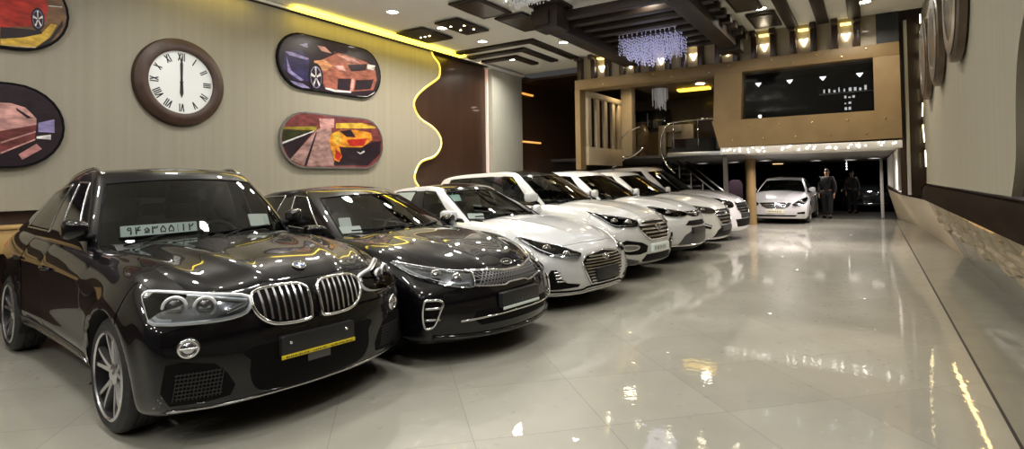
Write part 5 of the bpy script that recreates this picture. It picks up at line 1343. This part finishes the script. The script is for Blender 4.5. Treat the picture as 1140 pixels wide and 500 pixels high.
    bm = B(); tube(bm, smooth_poly([(-.12, 0, -.05), (-.3, 0, -.22), (-.5, 0, -.30)], 4, False), .022, 8); obj('rail_tail', bm, CHROME, t)
    t = empty('staircase', 'dark staircase with pale handrails descending under the upper landing', 'stairs', (-5.2, 16.4, 0))
    bm = B(); n = 11
    for k in range(n): box(bm, (.17 * k, 0, 2.0 - .18 * k - .05), (.17 * k + .22, 1.0, 2.0 - .18 * k), .004)
    obj('treads', bm, BLACK_MATT, t)
    for y in (0, 1.0):
        bm = B(); tube(bm, [(.45, y, 2.0), (1.9, y, .75)], .025, 8); obj('handrail', bm, STEEL, t)
        bm = B(); prism(bm, [(0, 1.75), (0, 1.98), (1.95, 0.12), (1.95, 0), (1.75, 0)], y - .02, y + .02, 'XZ'); obj('stringer', bm, PLASTIC, t, recalc=True)
    for k in range(5):
        bm = B(); x = .5 + .33 * k; tube(bm, [(x, 0, 1.95 - .95 * x), (x, 0, 2.0 - .862 * (x - .45))], .014, 6); obj('baluster', bm, WHITE_TRIM, t)
    # odds and ends on the upper floor
    t = empty('alcove_cabinet', 'beige cabinet with an open square niche on the upper floor behind the handrail', 'cabinet', (-5.0, 17.0, 2.13))
    bm = B(); box(bm, (-.50, 0, 0), (-.28, .3, 1.0), .01); box(bm, (.22, 0, 0), (.50, .3, 1.0), .01); box(bm, (-.28, 0, .78), (.22, .3, 1.0), .01); box(bm, (-.28, .25, 0), (.22, .3, .78)); obj('cabinet_frame', bm, BEIGE, t)
    bm = B(); box(bm, (-.28, .02, .30), (.22, .25, .33)); obj('niche_shelf', bm, WOOD_DARK, t)
    t = empty('tall_vase', 'tall brown patterned vase on the upper floor beside the beige cabinet', 'vase', (-6.05, 17.0, 2.13))
    bm = B(); lathe(bm, [(0, 0), (.13, 0), (.16, .1), (.22, .5), (.25, .8), (.18, 1.0), (.13, 1.06), (.17, 1.14), (.15, 1.14), (.1, 1.05), (0, 1.0)], 28); obj('vase_body', bm, noise_mat('vase_glaze', (.10, .06, .03), (.34, .24, .13), 7, .3, .4), t, recalc=True)
    tag(obj('upper_wall_panel', bx((-6.95, 18.9, 2.13), (-6.1, 19.0, 3.1), .01), TAN), 'tan panel on the upper floor wall below the black screens', 'wall panel')
    t = empty('wall_screen', 'black wide screen high on the upper floor wall', 'screen', (-6.5, 19.1, 3.55))
    bm = B(); box(bm, (-.65, -.05, -.33), (.75, .0, .33), .01); obj('screen_panel', bm, GLOSS_BLACK, t)
    for x in (-.5, -.05):
        bm = B(); box(bm, (x, -.06, -.22), (x + .03, -.052, .25)); obj('screen_edge', bm, STEEL, t)
    t = empty('crystal_lamp', 'clear crystal hanging lamp in the upper room', 'chandelier', (-5.3, 16.6, 4.25)); bm = B(); r = random.Random(9)
    for k in range(60):
        a, q = r.uniform(0, 6.28), r.uniform(0, .24); x, y = q * math.cos(a), q * math.sin(a); tube(bm, [(x, y, -.04), (x, y, -.35 - r.uniform(0, .35))], .012, 4)
    o = obj('crystal_strands', bm, CRYSTAL_W, t, smooth=None); o['kind'] = 'stuff'; bm = B(); lathe(bm, [(0, -.05), (.27, -.05), (.27, 0), (0, 0)], 24); obj('lamp_plate', bm, CHROME, t)
    tag(obj('yellow_ceiling_light', bx((-4.95, 17.2, 4.18), (-4.0, 17.5, 4.24), .01), emit_mat('upper_yellow_glow', (1, .62, .05), 4)), 'yellow glowing ceiling bar in the upper room', 'ceiling light')
    for (x, y), lb in (((-4.1, 16.6), 'white round ceiling light in the upper room beside the yellow bar'), ((-3.6, 17.4), 'white round ceiling light in the upper room next to the tan pilaster')): downlight(x, y, 4.24, lb, .13, grp='upper room lights')
    lamp((.1, 26.3, 2.0), 9, .3, (1, .95, .9)); lamp((-5.5, 14.2, 4.2), 22, .3, (1, .75, .45)); lamp((-4.2, 17.0, 4.2), 8, .3, (1, .75, .45))  # first lamp has no fitting, added to light the dark garage car
    # column under the gallery and the garage beyond
    t = obj('column_round_beige', None_bm_col(), TAN); t['kind'] = 'structure'
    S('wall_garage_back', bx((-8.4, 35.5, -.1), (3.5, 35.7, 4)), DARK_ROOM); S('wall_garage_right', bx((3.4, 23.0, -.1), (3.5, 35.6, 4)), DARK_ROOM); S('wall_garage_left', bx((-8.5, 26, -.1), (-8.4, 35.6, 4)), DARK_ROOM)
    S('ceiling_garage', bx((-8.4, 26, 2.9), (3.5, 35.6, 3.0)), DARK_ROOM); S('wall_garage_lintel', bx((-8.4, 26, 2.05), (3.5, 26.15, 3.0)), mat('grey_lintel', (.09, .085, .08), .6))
    S('door_frame_post', bx((.29, 23.0, 0), (.385, 23.12, 2.06), .01), mat('grey_white_frame', (.42, .41, .40), .5))
    for (x, y), lb in (((-3.0, 20.6), 'round soffit light just right of the beige column'), ((-1.6, 22.6), 'round soffit light above the person in dark clothes'), ((-.55, 22.8), 'round soffit light left of the dark car at the back'), ((.15, 21.6), 'round soffit light nearest the white frame post'), ((-4.2, 21.6), 'round soffit light left of the beige column'), ((-5.4, 21.9), 'round soffit light above the staircase')):
        t = empty('soffit_light', lb, 'ceiling light', (x, y, 2.06), group='round lights under the gallery')
        bm = B(); lathe(bm, [(0, -.02), (.17, -.018), (.20, -.010), (.21, 0)], 28); obj('light_lens', bm, emit_mat('soffit_lens', (1, .92, .85), 3.2), t)
        bm = B(); lathe(bm, [(.20, -.024), (.235, -.02), (.24, 0), (.20, 0)], 28); obj('light_ring', bm, STEEL, t, recalc=True)
        lamp((x, y, 2.0), 22, .3)
    tag(obj('shop_lamp', bx((-4.75, 35.44, 2.2), (-4.2, 35.5, 2.85), .02), emit_mat('distant_warm_window', (1, .62, .3), 2.2)), 'small warm lit window far behind the pale sedan', 'lit window')
    t = empty('strip_lamp', 'long pale strip lamp far behind the person in dark clothes', 'strip light', (-1.75, 29.05, 2.9)); obj('lamp_tube', bx((-.85, -.05, -.48), (.85, .05, -.42)), emit_mat('distant_strip', (1, .8, .55), .9), t)
    for x in (-.6, .6):
        bm = B(); tube(bm, [(x, 0, -.43), (x, 0, 0)], .012, 6); obj('hanger', bm, STEEL, t)
    tag(obj('hanging_lamp', hang_bm(), emit_mat('hanging_lamp_glow', (1, .95, .9), 3)), 'small white hanging lamps on a cord above the dark car', 'hanging lamp')
def None_bm_col():
    bm = B(); lathe(bm, [(.16, 0), (.155, .5), (.15, 1.2), (.15, 2.06)], 32, Matrix.Translation((-3.18, 18.9, 0))); return bm
def hang_bm():
    bm = B(); tube(bm, [(-.75, 25.0, 2.06), (-.75, 25.0, 1.74)], .006, 6)
    for z in (1.95, 1.85, 1.74): lathe(bm, [(0, -.03), (.028, -.01), (.03, .01), (0, .03)], 12, Matrix.Translation((-.75, 25.0, z)))
    return bm

def skin_mesh(name, V, E, R, m, parent=None, root=0, sub=2):
    me = bpy.data.meshes.new(name); me.from_pydata(V, E, []); o = bpy.data.objects.new(name, me); COL.objects.link(o)
    o.modifiers.new('skin', 'SKIN'); sd = o.modifiers.new('sub', 'SUBSURF'); sd.levels = sub; sd.render_levels = sub
    L = me.skin_vertices[0].data
    for i, r in enumerate(R): L[i].radius = r if isinstance(r, tuple) else (r, r)
    L[root].use_root = True
    dg = bpy.context.evaluated_depsgraph_get(); m2 = bpy.data.meshes.new_from_object(o.evaluated_get(dg))
    bpy.data.objects.remove(o); bpy.data.meshes.remove(me)
    for p in m2.polygons: p.use_smooth = True
    m2.materials.clear(); m2.materials.append(m)
    o = bpy.data.objects.new(name, m2); COL.objects.link(o)
    if parent: o.parent = parent
    return o
def person(lb, loc, rz, h, top, leg, stride=.10, lean=0.):
    """standing adult; x = facing direction, y = left"""
    t = empty('person', lb, 'person', loc, rz); k = h / 1.75
    SKIN = mat('skin', (.42, .25, .17), .5); HAIR = mat('dark_hair', (.012, .01, .009), .6)
    V, E, R = [], [], []
    def add(p, r, par=None):
        V.append((p[0] * k, p[1] * k, p[2] * k)); R.append(tuple(q * k for q in r) if isinstance(r, tuple) else r * k)
        if par is not None: E.append((par, len(V) - 1))
        return len(V) - 1
    pel = add((0, 0, .95), (.14, .11)); w = add((.0, 0, 1.10), (.135, .10), pel); ch = add((.0, 0, 1.30), (.155, .11), w); nk = add((0, 0, 1.46), (.075, .06), ch); nk2 = add((.015, 0, 1.53), .052, nk); hd = add((.02, 0, 1.62), (.078, .088), nk2); add((.02, 0, 1.70), (.066, .075), hd)
    J = {}
    for s in (1, -1):
        sh = add((0, .17 * s, 1.41), .066, ch); el = add((-.03, .235 * s, 1.14), .045, sh); wr = add((.05, .25 * s, .89), .031, el); pm = add((.075, .25 * s, .82), (.036, .022), wr)
        for f, (dx, L) in enumerate(((-.028, .066), (-.009, .078), (.010, .074), (.028, .058))):
            a = add((.08 + dx, .25 * s, .775), .0105, pm); b = add((.085 + dx, .247 * s, .775 - L * .55), .0095, a); add((.078 + dx, .238 * s, .775 - L), .0085, b)
        a = add((.105, .238 * s, .835), .012, pm); add((.118, .228 * s, .795), .010, a)
        hp = add((0, .09 * s, .90), .095, pel); d = stride * s; kn = add((.03 + d * .4, .10 * s, .50), .062, hp); an = add((d * .9, .10 * s, .10), .042, kn); he = add((d * .9 + .02, .105 * s, .045), .042, an); add((d * .9 + .16, .115 * s, .035), (.040, .030), he)
        J[s] = (hp, kn, an, sh, el, wr, he)
    skin_mesh('body', V, E, R, SKIN, t)
    # clothing follows the same skeleton a little larger
    def sub(ids, grow, nm, m, extra=None, cut=None):
        mp = {i: q for q, i in enumerate(ids)}; VV = [V[i] for i in ids]; EE = [(mp[a], mp[b]) for a, b in E if a in mp and b in mp]
        RR = [tuple(c + grow * k for c in (R[i] if isinstance(R[i], tuple) else (R[i], R[i]))) for i in ids]
        return skin_mesh(nm, VV, EE, RR, m, t)
    sub([pel, w, ch, nk] + [j for s in (1, -1) for j in J[s][3:6]], .040, 'jacket', top)
    sub([pel] + [j for s in (1, -1) for j in J[s][0:3]], .034, 'trousers', leg)
    for s in (1, -1):
        d = stride * s; bm = B(); r = bmesh.ops.create_uvsphere(bm, u_segments=16, v_segments=10, radius=1)
        for v in bm.verts: v.co = Vector(((d * .9 + .07 + v.co.x * .145) * k, (.11 * s + v.co.y * .05) * k, max(.0, .04 + v.co.z * .055 * (1 - .3 * v.co.x)) * k))
        obj('shoe', bm, PLASTIC, t, 60)
    # face: nose, ears, eyes, mouth; hair
    bm = B(); r = bmesh.ops.create_uvsphere(bm, u_segments=20, v_segments=14, radius=1)
    for v in bm.verts:
        c = v.co; c.x *= .098; c.y *= .078; c.z *= .118
        if c.z > .02 or c.x < -.02: v.co = Vector((c.x * 1.04 + .012, c.y * 1.04, c.z + 1.655)) * k
        else: v.co = Vector((c.x * .6 + .0, c.y * .8, max(c.z, -.03) + 1.655)) * k
    obj('hair', bm, HAIR, t, 60)
    bm = B(); lathe(bm, [(0, .03), (.012, .0), (.017, -.03), (0, -.036)], 10, Matrix.Translation((.112 * k, 0, 1.635 * k))); obj('nose', bm, SKIN, t, 60)
    for s in (1, -1):
        bm = B(); lathe(bm, [(0, -.006), (.009, 0), (0, .006)], 10, Matrix.Translation((.103 * k, .03 * s * k, 1.655 * k)), axis='X'); obj('eye', bm, INK, t)
        bm = B(); r = bmesh.ops.create_uvsphere(bm, u_segments=10, v_segments=8, radius=1, matrix=Matrix.Translation((.015 * k, .083 * s * k, 1.64 * k)) @ Matrix.Diagonal((.018, .009, .03, 1))); obj('ear', bm, SKIN, t, 60)
    bm = B(); tube(bm, [(.098 * k, -.022 * k, 1.585 * k), (.104 * k, 0, 1.583 * k), (.098 * k, .022 * k, 1.585 * k)], .005 * k, 6); obj('mouth', bm, mat('lips', (.30, .12, .10), .5), t)
    return t

def make_back_sedan():
    K = Car('white_sedan', 'pale silver-white sedan facing the camera beside the beige column at the back', 'car', sedan_spec(paint=SILVER_PAINT))
    lamp3(K, [(1.52, -.865, .845), (1.8, -.80, .81), (2.05, -.62, .725), (2.2, -.47, .635), (2.2, -.52, .57), (2.05, -.74, .62), (1.8, -.865, .735)], .62, [((2.02, -.70, .665), .05)], [([(1.6, -.86, .81), (1.9, -.83, .70), (2.15, -.6, .585)], .011, DRL)])
    o = [(-.46, .66), (0, .675), (.46, .66), (.38, .56), (.22, .49), (-.22, .49), (-.38, .56)]
    g = K.patch('grille', o, PLASTIC, off=.006, thick=.03); K.line('grille_surround', o, CHROME, .012, off=.012, closed=True, parent=g)
    for z, h in ((.625, .40), (.58, .36), (.535, .28)): slat(K, g, h, z, .018, SATIN)
    letter_h(K, 0, .60, .075, .042)
    K.patch('lower_intake', [(-.62, .29), (.62, .29), (.55, .235), (-.55, .235)], PLASTIC, off=.005, thick=.03)
    for sg in (1, -1):
        a = .5 * sg; K.patch('fog_light', K.uv([(2.1, .80 * sg, .40), (2.22, .60 * sg, .37), (2.22, .60 * sg, .32), (2.1, .80 * sg, .32)], a), PLASTIC, a=a, off=.005, thick=.03)
    pl = K.plate(.345, .455, .026, m=mat('cream_plate', (.62, .60, .48), .4)); px = pl['px']; bm = B(); u = -.21
    for wd in (.03, .05, .045, .03, .03, .035, .02, .03): box(bm, (px - .001, u, .375), (px + .0015, u + wd * .55, .428)); u += wd + .018
    obj('plate_lettering', bm, INK, pl)
    K.mirrors(.50, 1.05); K.wipers(); K.handles([(-.22, .84), (-1.15, .86)], CHROME)
    K.place(-2.55, 21.65, -PI / 2); return K
def make_dark_car():
    K = Car('dark_suv', 'dark car with chrome-trimmed grille parked in the unlit garage beyond the frame post', 'car', suv_spec(paint=DARK_PAINT))
    lamp3(K, [(1.55, -.80, 1.02), (1.78, -.72, 1.0), (2.0, -.50, .94), (2.08, -.43, .89), (2.10, -.50, .82), (2.0, -.70, .82), (1.80, -.81, .88)], .6, [((1.95, -.68, .89), .05)], None, base=HOUSING_BRIGHT)
    o = [(-.42, .88), (.42, .88), (.44, .76), (.34, .68), (-.34, .68), (-.44, .76)]
    g = K.patch('grille', o, PLASTIC, off=.006, thick=.03); K.line('grille_surround', o, CHROME, .016, off=.012, closed=True, parent=g)
    for z, h in ((.83, .40), (.78, .42), (.73, .38)): slat(K, g, h, z, .024, CHROME)
    K.line('lower_trim', smooth_poly([(-.8, .36), (0, .33), (.8, .36)], 4, False), CHROME, .018, off=.010)
    K.plate(.5, .61, .02); K.mirrors(.50, 1.24)
    K.place(-.12, 29.2, -PI / 2 - .02); return K

def bulb(loc, power, r=.16, color=(1, .97, .93)):
    d = bpy.data.lights.new('fill_and_chandelier_lamp', 'POINT'); d.energy = power; d.shadow_soft_size = r; d.color = color
    o = bpy.data.objects.new('fill_and_chandelier_lamp', d); COL.objects.link(o); o.location = loc; return o
def loose_things():
    # number plate and price papers lying on the dashboards
    RW = Matrix.Translation((-5.264, 2.60, 0)) @ Matrix.Rotation(-.1036, 4, 'Z')
    def board(name, lb, cat, base, a, b, w, h, tilt, m, group=None):
        """a thin board whose lower edge runs a->b in car coordinates"""
        a, b = base @ Vector(a), base @ Vector(b); d = (b - a).normalized(); up = (Vector((0, 0, 1)) * math.cos(tilt) + Vector((-d.y, d.x, 0)) * math.sin(tilt))
        up = (up - d * up.dot(d)).normalized(); n = d.cross(up)
        M = Matrix(((d.x, up.x, n.x, a.x), (d.y, up.y, n.y, a.y), (d.z, up.z, n.z, a.z), (0, 0, 0, 1)))
        o = empty(name, lb, cat, a, group=group); Mi = Matrix.Translation(-a) @ M
        bm = B(); prism(bm, rrect(0, 0, w, h, .008), -.003, .003, M=Mi); obj('sheet' if cat == 'paper' else 'plate_board', bm, m, o, recalc=True); return o, Mi
    o, M = board('number_plate', 'white number plate with dark numerals on the dash of the black coupe SUV', 'number plate', RW, PLATE_A, PLATE_B, .52, .088, .30, PLATE_WHITE)
    G = {'9': [[(.45, .72), (.40, .92), (.22, .92), (.14, .72), (.26, .58), (.45, .66), (.46, .4), (.40, .05)]], '4': [[(.12, .95), (.14, .05)], [(.14, .60), (.30, .52), (.52, .58)], [(.52, .95), (.32, .90), (.30, .62)]],
         'h': [[(.1, .2), (.5, .2), (.55, .5), (.35, .8), (.12, .55), (.3, .3), (.5, .55)]], '3': [[(.1, .05), (.1, .95)], [(.1, .75), (.22, .65), (.33, .92)], [(.33, .75), (.47, .66), (.55, .95)]],
         '5': [[(.3, .95), (.08, .45), (.12, .1), (.3, .22), (.48, .1), (.54, .45), (.3, .95)]], '1': [[(.3, .05), (.3, .95)]], '2': [[(.12, .05), (.12, .95)], [(.12, .72), (.32, .62), (.5, .95)]]}
    bm = B(); u = .035
    for c in '94h355|12':
        if c == '|': tube(bm, [M @ Vector((u + .012, .012, .004)), M @ Vector((u + .012, .076, .004))], .002, 4); u += .03; continue
        for st in G[c]:
            tube(bm, [M @ Vector((u + x * .075, .013 + y * .062, .004)) for x, y in st], .0052, 5)
        u += .056
    obj('plate_numerals', bm, INK, o)
    board('paper_sheet', 'white price sheet behind the windscreen corner of the black coupe SUV', 'paper', RW, (.50, .42, 1.135), (.48, .63, 1.125), .19, .12, .5, PAPER)
    RK = Matrix.Translation((-5.0, 4.50, 0)) @ Matrix.Rotation(-.107, 4, 'Z')
    board('paper_sheet', 'white price sheet lying low behind the windscreen of the black four-door sedan', 'paper', RK, (.60, -.66, 1.0), (.66, -.44, 1.0), .22, .10, .9, PAPER)
    board('paper_sheet', 'folded white paper standing on the dash of the black four-door sedan', 'paper', RK, (.50, -.60, 1.03), (.52, -.46, 1.03), .13, .13, .45, PAPER)
    RS = Matrix.Translation((-5.03, 6.70, 0)) @ Matrix.Rotation(-.165, 4, 'Z')
    board('paper_sheet', 'white paper lying on the dash of the white sedan', 'paper', RS, (.56, -.60, 1.0), (.68, -.42, .995), .22, .12, 1.0, PAPER)
    board('paper_sheet', 'pale green sticker sheet at the top windscreen corner of the white sedan', 'paper', RS, (.14, -.58, 1.22), (.20, -.38, 1.23), .20, .12, .75, mat('pale_green_paper', (.45, .66, .58), .5))
    # table behind the coupe SUV, seat by the column
    t = empty('console_table', 'tan wooden console table with pale metal legs behind the tail of the coupe SUV', 'table', (-7.98, 1.75, 0))
    bm = B(); box(bm, (-.14, -.75, 1.06), (.14, .65, 1.10), .008); box(bm, (-.12, -.72, .80), (.12, .62, 1.06), .008); obj('table_top', bm, noise_mat('tan_table_wood', (.42, .27, .10), (.52, .35, .15), 4, .35, .2, stretch=(1, .2, 1)), t)
    for y in (-.6, .52):
        bm = B(); tube(bm, smooth_poly([(-.09, y, .80), (-.11, y, .4), (-.09, y, .02), (.09, y, .02), (.11, y, .4), (.09, y, .80)], 4, False), .018, 8); obj('leg', bm, CHROME, t)
    t = empty('high_back_seat', 'dark purple rounded high-backed seat just left of the beige column', 'chair', (-4.25, 21.9, 0)); PUR = mat('purple_cloth', (.022, .006, .02), .7)
    bm = B(); prism(bm, rrect(-.26, .5, .26, 1.40, .2), .14, .26, 'XZ', bev=.03); obj('backrest', bm, PUR, t, recalc=True)
    bm = B(); box(bm, (-.27, -.28, .42), (.27, .26, .54), .04); obj('seat', bm, PUR, t)
    for x in (-.22, .22):
        for y in (-.22, .2):
            bm = B(); tube(bm, [(x, y, 0), (x * .95, y * .95, .43)], .02, 8); obj('leg', bm, STEEL, t)

def main():
    room(); clock(); pictures(); ceiling_things(); gallery()
    mk = dict(coupe=make_x4, optima=make_optima, sonata=make_sonata, santafe=make_santafe, rav=make_rav, tucson=make_tucson, far=make_far)
    for n, f in mk.items():
        K = f(); K.place(*ROW[n])
    make_back_sedan(); make_dark_car(); loose_things()
    NAVY = mat('navy_cloth', (.005, .005, .008), .8)
    person('person in dark navy clothes standing beside the pale sedan at the garage opening', (-1.28, 22.55, 0), -PI / 2 - .3, 1.73, NAVY, NAVY, .06)
    person('person in a grey jacket standing beside the dark car in the garage', (-.62, 25.9, 0), -PI / 2 + .4, 1.68, mat('grey_cloth', (.05, .05, .05), .8), NAVY, .04)
    for x in (-6.6, -4.4, -2.2, -.5):
        for y in (-4.2, -1.6, 1.0, 3.6, 6.2):
            lamp((x, y, CZ - .02), 36 if x < -1 else 20, .30, (1, .97, .92))
    for x, y in ((-2.9, 8.6), (-.4, 8.4)): lamp((x, y, CZ - .02), 18, .17)
    for x, y in ((-3.4, 6.4), (-3.4, 2.2), (-3.4, -2.2), (-6.0, 4.6), (-6.0, .5)): bulb((x, y, 3.75), 48, .06)  # added fill bulbs, hung mid-air without any chandelier, to brighten the ceiling
    for x, y, p in ((-1.9, 16.6, 40), (-1.0, 19.4, 45), (-2.55, 18.0, 35), (-1.6, 13.4, 50), (-.2, 14.0, 35)): lamp((x, y, 2.04), p * 1.7, .3, (1, .90, .84))  # lamps added without fittings to brighten floor and column under the gallery
    bulb((-3.45, 10.45, 3.55), 7, .3, (.85, .83, 1.0))
    w = bpy.data.worlds.new('night'); SC.world = w; w.use_nodes = True; bg = w.node_tree.nodes['Background']; bg.inputs[0].default_value = (.55, .52, .5, 1); bg.inputs[1].default_value = .12
    SC.cycles.sample_clamp_indirect = 6; SC.cycles.use_denoising = True; SC.cycles.max_bounces = 8; SC.cycles.transparent_max_bounces = 12; SC.cycles.caustics_reflective = False; SC.cycles.caustics_refractive = False; SC.cycles.blur_glossy = .5
    cam_main(); view()
PLATE_A, PLATE_B = (.50, -.585, 1.118), (.60, -.075, 1.128)
CAM = (619.88, 186.49, .02275, -.01514, .57103, 1.5128)
def cam_main():
    f, y0, tilt, roll, yaw, H = CAM
    cy, sy = math.cos(yaw), math.sin(yaw)
    fwd = Vector((-sy * math.cos(tilt), cy * math.cos(tilt), math.sin(tilt))); right = Vector((cy, sy, 0)); up = right.cross(fwd)
    r = right * math.cos(roll) + up * math.sin(roll); u = up * math.cos(roll) - right * math.sin(roll); b = -fwd
    c = bpy.data.cameras.new('camera'); c.sensor_width = 36; c.lens = f / 1140 * 36; c.shift_y = (y0 - 250) / 1140; c.clip_start = .05; c.clip_end = 200
    o = bpy.data.objects.new('camera', c); COL.objects.link(o); SC.camera = o
    o.matrix_world = Matrix(((r.x, u.x, b.x, 0), (r.y, u.y, b.y, 0), (r.z, u.z, b.z, H), (0, 0, 0, 1)))
def view():
    v = SC.view_settings; v.view_transform = 'Standard'; v.look = 'None'; v.gamma = 1; v.exposure = EXPO; v.use_curve_mapping = False
EXPO = -0.32
main()
